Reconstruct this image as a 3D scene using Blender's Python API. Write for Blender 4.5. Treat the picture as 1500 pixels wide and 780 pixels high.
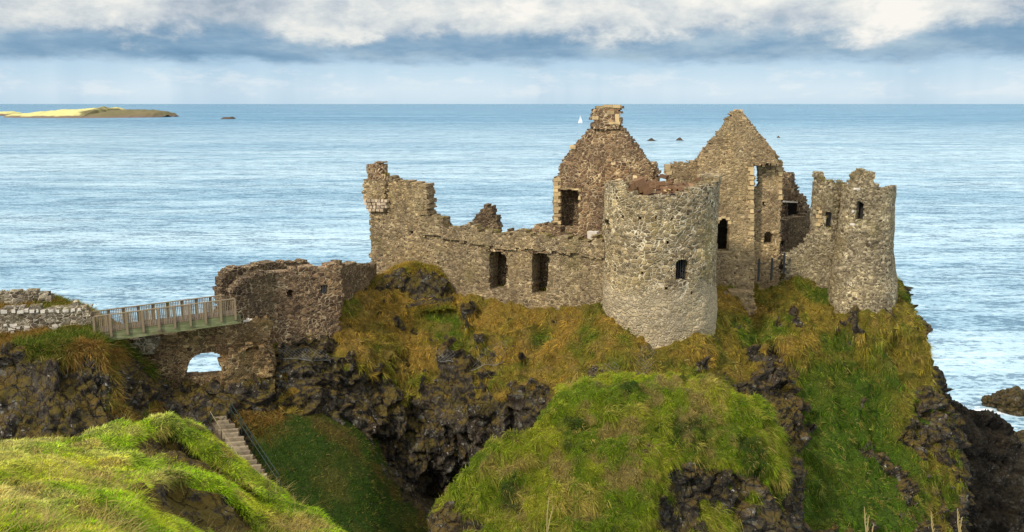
import bpy, math, random
import numpy as np
random.seed(7)
RNG = np.random.default_rng(11)
scene = bpy.context.scene
for o in list(bpy.data.objects): bpy.data.objects.remove(o)

# ------------------------------------------------------------------ camera
CAMZ = 47.0; F = 1300.0; TH = math.atan((390-152)/F)
cd = bpy.data.cameras.new('camera'); cam = bpy.data.objects.new('camera', cd)
scene.collection.objects.link(cam); scene.camera = cam
cam.location = (0, 0, CAMZ); cam.rotation_euler = (math.pi/2-TH, 0, 0)
cd.lens = F/1500*36; cd.sensor_width = 36; cd.clip_start = 0.3; cd.clip_end = 200000

# ------------------------------------------------------------------ sun + view
SUN_AZ = math.atan2(-0.66, -0.66); SUN_EL = math.radians(36)
sd = bpy.data.lights.new('sun', 'SUN'); sun = bpy.data.objects.new('sun', sd)
scene.collection.objects.link(sun)
sd.energy = 3.3; sd.angle = math.radians(5.0); sd.color = (1, .91, .76)
sx, sy, sz = math.sin(SUN_AZ)*math.cos(SUN_EL), math.cos(SUN_AZ)*math.cos(SUN_EL), math.sin(SUN_EL)
from mathutils import Vector
sun.rotation_euler = Vector((sx, sy, sz)).to_track_quat('Z', 'Y').to_euler()
scene.view_settings.view_transform = 'Standard'; scene.view_settings.look = 'None'
scene.view_settings.exposure = 0.1; scene.view_settings.gamma = 1

# ------------------------------------------------------------------ node helper
class NT:
    def __init__(s, nt): s.nt = nt; nt.nodes.clear()
    def n(s, t, **k):
        nd = s.nt.nodes.new(t)
        for a, b in k.items(): setattr(nd, a, b)
        return nd
    def l(s, a, b): s.nt.links.new(a, b)
    def put(s, sock, v):
        if isinstance(v, bpy.types.NodeSocket): s.l(v, sock)
        elif isinstance(v, (tuple, list)):
            v = tuple(v)
            if len(sock.default_value) == 4 and len(v) == 3: v = v+(1,)
            sock.default_value = v
        else: sock.default_value = v
    def math(s, op, a, b=0, c=0, clamp=False):
        m = s.n('ShaderNodeMath', operation=op); m.use_clamp = clamp
        s.put(m.inputs[0], a); s.put(m.inputs[1], b); s.put(m.inputs[2], c); return m.outputs[0]
    def noise(s, vec, scale, detail=4, rough=.55, dist=0, out=0):
        m = s.n('ShaderNodeTexNoise'); s.l(vec, m.inputs['Vector'])
        m.inputs['Scale'].default_value = scale; m.inputs['Detail'].default_value = detail
        m.inputs['Roughness'].default_value = rough; m.inputs['Distortion'].default_value = dist
        return m.outputs[out]
    def vor(s, vec, scale, feature='F1', rand=1.0):
        m = s.n('ShaderNodeTexVoronoi', feature=feature); s.l(vec, m.inputs['Vector'])
        m.inputs['Scale'].default_value = scale; m.inputs['Randomness'].default_value = rand
        return m
    def ramp(s, fac, stops, interp='LINEAR'):
        m = s.n('ShaderNodeValToRGB'); cr = m.color_ramp; cr.interpolation = interp
        while len(cr.elements) < len(stops): cr.elements.new(.5)
        for e, (p, c) in zip(cr.elements, stops):
            e.position = p; e.color = (c, c, c, 1) if not isinstance(c, (tuple, list)) else tuple(c)[:3]+(1,)
        s.put(m.inputs[0], fac); return m.outputs[0]
    def mix(s, f, a, b, mode='MIX'):
        m = s.n('ShaderNodeMix', data_type='RGBA', blend_type=mode)
        s.put(m.inputs[0], f); s.put(m.inputs[6], a); s.put(m.inputs[7], b); return m.outputs[2]
    def map(s, vec, scale=(1,1,1), loc=(0,0,0), rot=(0,0,0)):
        m = s.n('ShaderNodeMapping'); s.l(vec, m.inputs[0])
        m.inputs['Scale'].default_value = scale; m.inputs['Location'].default_value = loc; m.inputs['Rotation'].default_value = rot
        return m.outputs[0]
    def sstep(s, x, a, b):
        m = s.n('ShaderNodeMapRange', interpolation_type='SMOOTHSTEP')
        s.put(m.inputs[0], x); s.put(m.inputs[1], a); s.put(m.inputs[2], b); return m.outputs[0]
    def bump(s, h, strength, dist, nrm=None):
        m = s.n('ShaderNodeBump'); s.l(h, m.inputs['Height'])
        s.put(m.inputs['Strength'], strength); m.inputs['Distance'].default_value = dist
        if nrm is not None: s.l(nrm, m.inputs['Normal'])
        return m.outputs[0]

def lin(c):
    return tuple((x/12.92 if x <= .04045 else ((x+.055)/1.055)**2.4) for x in c)

# ------------------------------------------------------------------ world
w = bpy.data.worlds.new('World'); scene.world = w; w.use_nodes = True
t = NT(w.node_tree)
tc = t.n('ShaderNodeTexCoord'); D = tc.outputs['Generated']
sep = t.n('ShaderNodeSeparateXYZ'); t.l(D, sep.inputs[0])
E = sep.outputs[2]                       # sine of elevation
sky = t.n('ShaderNodeTexSky', sky_type='NISHITA'); sky.sun_disc = False
sky.sun_elevation = SUN_EL; sky.sun_rotation = SUN_AZ; sky.air_density = 1.2; sky.dust_density = 1.0
skyc = t.mix(1.0, sky.outputs[0], (.10, .10, .10), 'MULTIPLY')
n1 = t.noise(t.map(D, (1, 1, 2.1), (0, 0, .3)), 8.5, 10, .63, .15); n2 = t.noise(t.map(D, (1, 1, 1.8), (3, 1, 7)), 24, 8, .6, .2)
big = t.noise(t.map(D, (1, 1, .5), (8, 2, 0)), 3.5, 4, .5); n4 = t.noise(t.map(D, (1, 1, 3.2), (9, 3, 2)), 17, 8, .62)
sepx = sep.outputs[0]
# cumulus above the dark cloud base; whiter towards the right
lum = t.math('ADD', t.math('MULTIPLY', n1, .62), t.math('ADD', t.math('MULTIPLY', n2, .22), t.math('MULTIPLY', big, .16)))
lum = t.math('ADD', lum, t.math('ADD', t.math('MULTIPLY', t.math('SUBTRACT', E, .085), .9), t.math('MULTIPLY', sepx, .06)))
cum = t.ramp(lum, [(.37, lin((.58, .65, .71))), (.45, lin((.72, .76, .80))), (.53, lin((.84, .86, .86))), (.61, lin((.95, .94, .915)))])
Ew = t.math('ADD', E, t.math('ADD', t.math('MULTIPLY', t.math('SUBTRACT', n1, .5), .075), t.math('MULTIPLY', t.math('SUBTRACT', n2, .5), .035)))
shelf = t.ramp(t.noise(t.map(D, (1, 1, 4), (2, 4, 4)), 7, 7, .62), [(.34, lin((.42, .57, .69))), (.52, lin((.53, .65, .75))), (.68, lin((.66, .75, .81)))])
upper = t.mix(t.sstep(Ew, .060, .084), shelf, cum)
# pale band under the shelf, with broad faint rain
veil = t.noise(t.map(D, (1, 1, .10), (5, 5, 5)), 4.5, 5, .62)
lowc = t.ramp(E, [(0.0, lin((.78, .86, .91))), (.015, lin((.82, .885, .925))), (.03, lin((.77, .86, .915))), (.05, lin((.70, .81, .89)))])
lowc = t.mix(t.math('MULTIPLY', t.sstep(veil, .42, .62), .30), lowc, lin((.55, .70, .82)))
faint = t.math('MULTIPLY', t.sstep(n4, .50, .66), t.math('MULTIPLY', t.sstep(E, .048, .030), t.sstep(E, .002, .012)))
lowc = t.mix(t.math('MULTIPLY', faint, .35), lowc, lin((.93, .94, .94)))
Eb = t.math('ADD', E, t.math('ADD', t.math('MULTIPLY', t.math('SUBTRACT', n4, .5), .030), t.math('MULTIPLY', t.math('SUBTRACT', big, .5), .020)))
clouds = t.mix(t.sstep(Eb, .0375, .0530), lowc, upper)
cov = t.math('MULTIPLY', t.sstep(E, .16, .40), t.sstep(t.noise(D, 2.4, 6, .6), .42, .60))
final = t.mix(t.math('MULTIPLY', cov, .8), clouds, skyc)
final = t.mix(t.sstep(E, -.002, -.03), final, lin((.45, .55, .62)))
# overcast above the view, brightened to add ambient light
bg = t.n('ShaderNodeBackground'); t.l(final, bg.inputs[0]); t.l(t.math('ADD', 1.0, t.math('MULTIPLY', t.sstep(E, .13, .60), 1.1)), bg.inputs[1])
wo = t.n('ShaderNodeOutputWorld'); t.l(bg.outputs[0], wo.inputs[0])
try: w.cycles.sampling_method = 'MANUAL'; w.cycles.sample_map_resolution = 512
except Exception: pass

# ------------------------------------------------------------------ pixel helpers
CT, ST = math.cos(TH), math.sin(TH)
def ray(px, py):
    x = (px-750)/F; s = (390-py)/F
    return np.array([x, CT+s*ST, -ST+s*CT])
def P(px, py, Y):
    d = ray(px, py); return np.array([d[0]/d[1]*Y, Y, CAMZ+d[2]/d[1]*Y])
def Z(px, z, Y):          # a point in image column px at height z and distance Y
    y2 = Y*CT-(z-CAMZ)*ST  # camera-space depth
    return np.array([(px-750)/F*y2, Y, z])

def Yw(py): r = ray(750, py); return float(-CAMZ*r[1]/r[2])   # distance at which image row py meets the sea
# ------------------------------------------------------------------ numpy noise
def _h(i, j, k, seed=0):
    h = (i.astype(np.int64)*374761393 + j.astype(np.int64)*668265263 + k.astype(np.int64)*2147483647 + seed*974634777) & 0xffffffff
    h = ((h ^ (h >> 13))*1274126177) & 0xffffffff
    h = ((h ^ (h >> 15))*2246822519) & 0xffffffff
    h = h ^ (h >> 16)
    return (h & 0xffffff)/float(0xffffff)
def vnoise(p, seed=0):
    i = np.floor(p).astype(np.int64); f = p-i; f = f*f*f*(f*(f*6-15)+10)
    r = 0
    for a in (0, 1):
        wa = f[:, 0] if a else 1-f[:, 0]
        for b in (0, 1):
            wb = f[:, 1] if b else 1-f[:, 1]
            for c in (0, 1):
                wc = f[:, 2] if c else 1-f[:, 2]
                r = r+wa*wb*wc*_h(i[:, 0]+a, i[:, 1]+b, i[:, 2]+c, seed)
    return r*2-1
def fbm(p, oct=4, seed=0, gain=.5):
    r = 0; a = 1; tot = 0
    for o in range(oct):
        r = r+a*vnoise(p*(2.03**o)+o*17.3, seed+o); tot += a; a *= gain
    return r/tot
def ridged(p, oct=4, seed=0):
    r = 0; a = 1; tot = 0
    for o in range(oct):
        r = r+a*(1-2*np.abs(vnoise(p*(2.1**o)+o*9.1, seed+o))); tot += a; a *= .5
    return r/tot
def worley(p, seed=0):
    i = np.floor(p).astype(np.int64); best = np.full(len(p), 9.); sec = np.full(len(p), 9.); cid = np.zeros(len(p))
    for a in (-1, 0, 1):
        for b in (-1, 0, 1):
            for c in (-1, 0, 1):
                x, y, z = i[:, 0]+a, i[:, 1]+b, i[:, 2]+c
                d = (x+_h(x, y, z, seed)-p[:, 0])**2+(y+_h(x, y, z, seed+1)-p[:, 1])**2+(z+_h(x, y, z, seed+2)-p[:, 2])**2
                new = d < best
                sec = np.where(new, best, np.minimum(sec, d)); cid = np.where(new, _h(x, y, z, seed+5), cid); best = np.where(new, d, best)
    return np.sqrt(best), np.sqrt(sec), cid
def facets(p, seed=0):
    """broken rock: every cell is a tilted flat face at its own height"""
    i = np.floor(p).astype(np.int64); best = np.full(len(p), 9.); out = np.zeros(len(p))
    for a in (-1, 0, 1):
        for b in (-1, 0, 1):
            for c in (-1, 0, 1):
                x, y, z = i[:, 0]+a, i[:, 1]+b, i[:, 2]+c
                vx, vy, vz = p[:, 0]-x-_h(x, y, z, seed), p[:, 1]-y-_h(x, y, z, seed+1), p[:, 2]-z-_h(x, y, z, seed+2)
                d = vx*vx+vy*vy+vz*vz; new = d < best
                f = (_h(x, y, z, seed+5)-.5)*.75+vx*(_h(x, y, z, seed+7)-.5)*1.5+vy*(_h(x, y, z, seed+8)-.5)*1.2+vz*(_h(x, y, z, seed+9)-.72)*1.7
                out = np.where(new, f, out); best = np.where(new, d, best)
    return out
def ss(x, a, b):
    u = np.clip((x-a)/(b-a), 0, 1); return u*u*(3-2*u)

# ------------------------------------------------------------------ mesh helpers
COL = scene.collection
def mesh_np(name, V, Fc, mat, smooth=True, attrs=None, parent=None, loc=None):
    V = np.asarray(V, dtype=np.float64); Fc = np.asarray(Fc, dtype=np.int32)
    if parent is not None: V = V-np.array(parent['_o'])
    elif loc is not None: V = V-np.array(loc)
    me = bpy.data.meshes.new(name)
    k = Fc.shape[1]; n = len(Fc)
    me.vertices.add(len(V)); me.vertices.foreach_set('co', V.astype(np.float32).ravel())
    me.loops.add(n*k); me.loops.foreach_set('vertex_index', Fc.ravel())
    me.polygons.add(n)
    me.polygons.foreach_set('loop_start', np.arange(0, n*k, k, dtype=np.int32))
    me.polygons.foreach_set('loop_total', np.full(n, k, dtype=np.int32))
    me.polygons.foreach_set('use_smooth', np.full(n, smooth, dtype=bool))
    me.update(calc_edges=True)
    for an, (ty, arr) in (attrs or {}).items():
        at = me.attributes.new(an, ty, 'POINT')
        if ty == 'FLOAT': at.data.foreach_set('value', arr.astype(np.float32).ravel())
        else:
            if arr.shape[1] == 3: arr = np.hstack([arr, np.ones((len(arr), 1))])
            at.data.foreach_set('color', arr.astype(np.float32).ravel())
    me.materials.append(mat)
    o = bpy.data.objects.new(name, me); COL.objects.link(o)
    if parent is not None: o.parent = parent
    elif loc is not None: o.location = loc
    return o
def thing(name, label, cat, loc, group=None):
    o = bpy.data.objects.new(name, None); COL.objects.link(o); o.empty_display_size = .5
    o.location = tuple(float(v) for v in loc); o['_o'] = [float(v) for v in loc]; o['label'] = label; o['category'] = cat
    if group: o['group'] = group
    return o
def tag(o, label, cat, group=None):
    o['label'] = label; o['category'] = cat
    if group: o['group'] = group
    return o
class MB:
    """collects boxes and bars into one mesh"""
    def __init__(s): s.v = []; s.f = []
    def hexa(s, c):
        b = len(s.v); s.v += [tuple(p) for p in c]
        for q in ((0,3,2,1),(4,5,6,7),(0,1,5,4),(1,2,6,5),(2,3,7,6),(3,0,4,7)): s.f.append([b+i for i in q])
    def bar(s, a, b, w, h, up=(0,0,1)):
        a = np.array(a, float); b = np.array(b, float); d = b-a; d /= np.linalg.norm(d)
        up = np.array(up, float)
        if abs(np.dot(d, up)) > .95: up = np.array((0., 1., 0.))
        r = np.cross(d, up); r /= np.linalg.norm(r); u = np.cross(r, d)
        r *= w/2; u *= h/2
        s.hexa([a-r-u, a+r-u, a+r+u, a-r+u, b-r-u, b+r-u, b+r+u, b-r+u])
    def tube(s, pts, rad, n=6):
        pts = [np.array(p, float) for p in pts]; rad = rad if isinstance(rad, (list, tuple)) else [rad]*len(pts)
        base = len(s.v)
        for i, p in enumerate(pts):
            d = pts[min(i+1, len(pts)-1)]-pts[max(i-1, 0)]; d /= np.linalg.norm(d)
            q = np.cross(d, (0.13, .2, 1)); q /= np.linalg.norm(q); r = np.cross(q, d)
            for k in range(n):
                a = 2*math.pi*k/n; s.v.append(tuple(p+rad[i]*(math.cos(a)*q+math.sin(a)*r)))
        for i in range(len(pts)-1):
            for k in range(n):
                s.f.append([base+i*n+k, base+i*n+(k+1) % n, base+(i+1)*n+(k+1) % n, base+(i+1)*n+k])
    def build(s, name, mat, parent=None, loc=None, smooth=False):
        return mesh_np(name, np.array(s.v), np.array(s.f), mat, smooth, None, parent, loc)

# ------------------------------------------------------------------ materials
def newmat(name):
    m = bpy.data.materials.new(name); m.use_nodes = True; return m, NT(m.node_tree)
def finish(t, col, rough=.85, nrm=None, spec=.3, **k):
    b = t.n('ShaderNodeBsdfPrincipled'); t.put(b.inputs['Base Color'], col); t.put(b.inputs['Roughness'], rough)
    b.inputs['Specular IOR Level'].default_value = spec
    if nrm is not None: t.l(nrm, b.inputs['Normal'])
    for a, v in k.items(): t.put(b.inputs[a], v)
    o = t.n('ShaderNodeOutputMaterial'); t.l(b.outputs[0], o.inputs[0]); return b

def masonry(name, stones, mortar, scale=2.6, mw=.055, flat=1.5, lichen=(.42, .40, .26), lich=.35, low=None, green=.0, seed=0):
    """rubble masonry: irregular stones, each its own tone, in lighter mortar"""
    m, t = newmat(name); tc = t.n('ShaderNodeTexCoord'); v = t.map(tc.outputs['Object'], loc=(seed*3.1, seed*1.7, seed))
    wn = t.n('ShaderNodeVectorMath', operation='SCALE'); wnn = t.noise(v, .9, 3, .5, out=1); t.l(wnn, wn.inputs[0]); wn.inputs['Scale'].default_value = .30
    wa = t.n('ShaderNodeVectorMath', operation='ADD'); t.l(v, wa.inputs[0]); t.l(wn.outputs[0], wa.inputs[1])
    fine = t.noise(v, 9, 5, .65); sel = t.sstep(t.noise(t.map(v, (1, 1, 1.6), (7, 2, 1)), .55, 4, .6), .485, .525)
    res = []
    for sc_, fl_ in ((scale*.88, flat*1.08), (scale*1.35, flat*1.25)):
        ve = t.map(wa.outputs[0], (1, 1, fl_), (0, 0, sc_)); vo = t.vor(ve, sc_, 'F1', .82); ed = t.vor(ve, sc_, 'DISTANCE_TO_EDGE', .82)
        sc2 = t.n('ShaderNodeSeparateColor'); t.l(vo.outputs['Color'], sc2.inputs[0]); res.append((sc2.outputs[0], sc2.outputs[1], ed.outputs['Distance']))
    def mx(k):
        m_ = t.n('ShaderNodeMix', data_type='FLOAT'); t.l(sel, m_.inputs[0]); t.l(res[0][k], m_.inputs[2]); t.l(res[1][k], m_.inputs[3]); return m_.outputs[0]
    r0, r1, edd = mx(0), mx(1), mx(2)
    base = t.ramp(r0, [(i/(len(stones)-1), tuple(x*(1.15 if sum(c) > .4 else .80) for x in c)) for i, c in enumerate(stones)], 'LINEAR')
    base = t.mix(1.0, base, t.ramp(fine, [(.25, .72), (.75, 1.28)]), 'MULTIPLY')
    mort = t.sstep(t.math('ADD', edd, t.math('MULTIPLY', t.math('SUBTRACT', t.noise(v, 3.5, 3), .5), .18)), mw*2.1, mw*.7)
    mort = t.math('MULTIPLY', mort, t.ramp(t.noise(v, .45, 4, .6), [(.32, .30), (.60, 1.0)]))
    col = t.mix(mort, base, t.mix(1.0, mortar, t.ramp(t.noise(v, 6, 3), [(.3, .65), (.7, 1.15)]), 'MULTIPLY'))
    col = t.mix(1.0, col, t.ramp(t.noise(t.map(v, (1, 1, 1.3), (2, 8, 3)), .22, 5, .6), [(.33, (.68, .66, .66)), (.5, (1, 1, 1)), (.66, (1.28, 1.24, 1.12))]), 'MULTIPLY')
    ln = t.math('MULTIPLY', t.sstep(t.noise(v, .30, 5, .62), .48, .70), lich)
    col = t.mix(ln, col, lichen)
    spots = t.sstep(t.noise(v, 5.5, 4, .7), .63, .72)
    col = t.mix(t.math('MULTIPLY', spots, .35), col, (.42, .38, .28))
    dk = t.sstep(t.noise(t.map(v, (1, 1, .35)), .8, 5, .6), .55, .75)
    col = t.mix(t.math('MULTIPLY', dk, .55), col, (.055, .045, .035))
    if green:
        gn = t.sstep(t.noise(t.map(v, (1, 1, .6), (4, 4, 4)), .55, 5, .65), .55, .72)
        col = t.mix(t.math('MULTIPLY', gn, green), col, (.13, .12, .03))
    if low:
        sp = t.n('ShaderNodeSeparateXYZ'); t.l(tc.outputs['Object'], sp.inputs[0])
        zz = t.math('ADD', sp.outputs[2], t.math('MULTIPLY', t.math('SUBTRACT', t.noise(v, .5, 4), .5), 2.5))
        f = t.sstep(zz, low[0]+.5, low[0]-.9)
        col = t.mix(t.math('MULTIPLY', f, .50), col, t.mix(1.0, low[1], t.ramp(fine, [(.25, .6), (.75, 1.3)]), 'MULTIPLY'))
    h = t.math('ADD', t.math('MULTIPLY', t.sstep(edd, 0, .16), .8), t.math('MULTIPLY', fine, .35))
    h = t.math('ADD', h, t.math('MULTIPLY', r1, .6))
    finish(t, col, .92, t.bump(h, 1.0, .10), .12)
    return m
M = {}
M['brown'] = masonry('brown_rubble', [(.07,.038,.024),(.19,.11,.062),(.12,.075,.05),(.27,.17,.09),(.09,.052,.035)], (.60,.47,.29), 2.7, .055, 1.3, (.32,.22,.11), .3, seed=1)
M['curtain'] = masonry('curtain_rubble', [(.085,.058,.036),(.23,.165,.09),(.14,.105,.065),(.36,.27,.15),(.09,.06,.04)], (.56,.45,.28), 3.3, .055, 1.5, (.27,.21,.09), .35, green=.35, seed=2)
M['tower'] = masonry('pale_rubble', [(.075,.055,.032),(.22,.165,.085),(.13,.10,.06),(.34,.26,.14),(.09,.068,.04)], (.70,.61,.43), 2.65, .060, 1.5, (.30,.22,.07), .45, low=(4.4, (.50,.41,.27)), green=.15, seed=3)
M['gable'] = masonry('buff_rubble', [(.14,.095,.05),(.31,.215,.115),(.20,.145,.08),(.42,.30,.16),(.14,.095,.055)], (.58,.46,.27), 3.4, .045, 1.6, (.38,.28,.13), .35, seed=4)
M['gate'] = masonry('grey_rubble', [(.07,.052,.033),(.20,.155,.09),(.12,.095,.06),(.38,.31,.19),(.09,.065,.04)], (.62,.53,.35), 3.6, .055, 1.3, (.27,.21,.08), .4, green=.4, seed=5)
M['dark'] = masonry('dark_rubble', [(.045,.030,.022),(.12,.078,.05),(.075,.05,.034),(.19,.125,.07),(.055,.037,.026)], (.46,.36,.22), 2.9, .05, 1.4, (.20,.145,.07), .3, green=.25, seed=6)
M['archw'] = masonry('arch_rubble', [(.06,.036,.022),(.18,.11,.055),(.10,.062,.036),(.27,.17,.08),(.065,.04,.026)], (.55,.42,.22), 3.1, .05, 1.7, (.27,.17,.05), .45, green=.35, seed=7)
M['shore'] = masonry('shore_rubble', [(.06,.048,.035),(.18,.14,.09),(.10,.08,.052),(.38,.33,.24),(.07,.052,.038)], (.60,.54,.42), 2.8, .05, 1.5, (.30,.24,.12), .35, green=.4, seed=8)
def stone_mat(name, a, b, sc=3):
    m, t = newmat(name); tc = t.n('ShaderNodeTexCoord'); v = tc.outputs['Object']
    g = t.n('ShaderNodeNewGeometry')
    c = t.mix(t.noise(v, sc, 5, .65), a, b)
    oi = t.n('ShaderNodeObjectInfo')
    c = t.mix(1.0, c, t.ramp(oi.outputs['Random'], [(0, .6), (1, 1.25)]), 'MULTIPLY')
    c = t.mix(t.math('MULTIPLY', t.sstep(t.noise(v, 2.2, 4, .7), .5, .7), .5), c, (.10, .085, .06))
    finish(t, c, .9, t.bump(t.noise(v, 8, 5, .6), .6, .06), .15); return m
M['sandstone'] = stone_mat('ochre_sandstone', (.38,.26,.12), (.58,.45,.25))
M['brick'] = stone_mat('corbel_stone', (.34,.24,.15), (.58,.48,.35))
M['slab'] = stone_mat('step_stone', (.13,.10,.065), (.36,.29,.19))
M['boulder'] = stone_mat('dark_boulder', (.03,.025,.02), (.10,.07,.045), .8)
def simple(name, c, r=.6, metal=0):
    m, t = newmat(name); tc = t.n('ShaderNodeTexCoord')
    cc = t.mix(t.noise(tc.outputs['Object'], 4, 4), tuple(x*.75 for x in c), tuple(min(1, x*1.2) for x in c))
    finish(t, cc, r, None, .4, Metallic=metal); return m
M['void'] = simple('opening_shade_black', (.022,.019,.017), .95)  # near-black colour stands in for the shade inside openings
M['rail_green'] = simple('green_painted_metal', (.012,.03,.022), .5)
M['rope'] = simple('pale_rope', (.26,.21,.12), .8)
M['iron'] = simple('dark_iron', (.02,.02,.022), .6)
M['wire'] = simple('galvanised_wire', (.20,.20,.19), .7)
M['sail'] = simple('white_sailcloth', (.85,.85,.85), .6)
M['hull'] = simple('white_hull', (.7,.7,.72), .4)
M['straw'] = simple('dry_stalk', (.33,.26,.11), .8)
M['stone_pale'] = simple('pale_lintel_stone', (.55,.50,.42), .9)
def wood():
    m, t = newmat('weathered_wood'); tc = t.n('ShaderNodeTexCoord'); v = tc.outputs['Object']; g = t.n('ShaderNodeNewGeometry')
    c = t.mix(t.noise(t.map(v, (1, 1, .2)), 6, 4, .6), (.14,.105,.065), (.29,.225,.14))
    c = t.mix(1.0, c, t.ramp(g.outputs['Random Per Island'], [(0, .7), (1, 1.2)]), 'MULTIPLY')
    c = t.mix(t.math('MULTIPLY', t.sstep(t.noise(v, .9, 4, .6), .5, .68), .45), c, (.15,.17,.06))
    finish(t, c, .85, None, .2); return m
M['wood'] = wood(); M['deckwood'] = simple('dark_deck_boards', (.10,.075,.055), .9)
def beam():
    m, t = newmat('algae_green_beam'); tc = t.n('ShaderNodeTexCoord'); v = tc.outputs['Object']
    c = t.ramp(t.noise(t.map(v, (.4, .4, 3)), 2.5, 5, .65), [(.3, (.07,.075,.035)), (.5, (.15,.165,.075)), (.7, (.26,.26,.15))])
    c = t.mix(t.sstep(t.noise(v, .7, 4), .5, .7), c, (.12,.09,.05))
    finish(t, c, .85, None, .2); return m
M['beam'] = beam()

def terrain_mat(name='grass_and_basalt', wet=1.0):
    m, t = newmat(name); tc = t.n('ShaderNodeTexCoord'); v = tc.outputs['Object']
    ag = t.n('ShaderNodeAttribute', attribute_name='g'); ac = t.n('ShaderNodeAttribute', attribute_name='gcol')
    am = t.n('ShaderNodeAttribute', attribute_name='moss')
    n_a = t.noise(v, .35, 6, .62); n_b = t.noise(v, 2.6, 6, .68); n_c = t.noise(v, 9, 4, .6)
    rock = t.ramp(t.math('ADD', t.math('MULTIPLY', n_a, .5), t.math('MULTIPLY', n_b, .5)),
                  [(.38, (.012,.010,.008)), (.48, (.036,.030,.023)), (.56, (.070,.059,.046)), (.65, (.16,.14,.11)), (.73, (.30,.275,.225))])
    rock = t.mix(t.math('MULTIPLY', t.sstep(t.noise(t.map(v, (1,1,.5), (5,1,2)), .5, 5, .6), .54, .64), .45), rock, (.070,.044,.026))
    lich = t.math('MULTIPLY', t.sstep(t.noise(t.map(v, (1,1,1.5), (1,7,2)), .9, 6, .7), .56, .66), .7)
    rock = t.mix(lich, rock, (.20,.195,.165))
    # pale lichen / guano flecks
    sp = t.math('MULTIPLY', t.sstep(t.noise(v, 4.0, 5, .75), .595, .65), t.sstep(t.noise(v, .33, 4, .6), .47, .58))
    rock = t.mix(sp, rock, (.46,.44,.38))
    rock = t.mix(t.math('MULTIPLY', am.outputs['Fac'], t.sstep(t.noise(v, 1.3, 6, .7), .40, .52)), rock, t.mix(t.noise(v, .6, 4), (.060,.065,.014), (.15,.085,.02)))
    wv = t.n('ShaderNodeVectorMath', operation='ADD'); t.l(v, wv.inputs[0]); t.l(t.noise(v, .8, 4, .6, out=1), wv.inputs[1])
    if wet < 1: rock = t.mix(1.0, rock, (wet, wet, wet), 'MULTIPLY')
    cr = t.vor(t.map(wv.outputs[0], (1, 1, .8)), 1.3, 'DISTANCE_TO_EDGE')
    crk = t.sstep(cr.outputs['Distance'], .06, .0)
    rock = t.mix(t.math('MULTIPLY', crk, .5), rock, (.012,.010,.009))
    gr = t.mix(1.0, ac.outputs['Color'], t.ramp(n_c, [(.3, .45), (.7, 1.0)]), 'MULTIPLY')
    soil = t.sstep(t.noise(v, 1.5, 5, .7), .60, .70)
    gr = t.mix(t.math('MULTIPLY', soil, .5), gr, (.06,.04,.02))
    f = t.sstep(t.math('ADD', ag.outputs['Fac'], t.math('MULTIPLY', t.math('SUBTRACT', n_b, .5), .5)), .42, .58)
    col = t.mix(f, rock, gr)
    h = t.math('ADD', t.math('MULTIPLY', n_b, 1.0), t.math('ADD', t.math('MULTIPLY', n_c, .45), t.math('MULTIPLY', crk, -.35)))
    finish(t, col, .93, t.bump(h, 1.0, .28), .12); return m
M['terrain'] = terrain_mat(); M['wet'] = terrain_mat('wet_basalt', .42)
def blade_mat():
    m, t = newmat('grass_blades'); a = t.n('ShaderNodeAttribute', attribute_name='col')
    d = t.n('ShaderNodeBsdfDiffuse'); t.l(a.outputs['Color'], d.inputs[0])
    tr = t.n('ShaderNodeBsdfTranslucent'); t.l(t.mix(1.0, a.outputs['Color'], (1.1, 1.1, .7), 'MULTIPLY'), tr.inputs[0])
    ms = t.n('ShaderNodeMixShader'); ms.inputs[0].default_value = .38; t.l(d.outputs[0], ms.inputs[1]); t.l(tr.outputs[0], ms.inputs[2])
    o = t.n('ShaderNodeOutputMaterial'); t.l(ms.outputs[0], o.inputs[0]); return m
M['blade'] = blade_mat()
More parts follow.
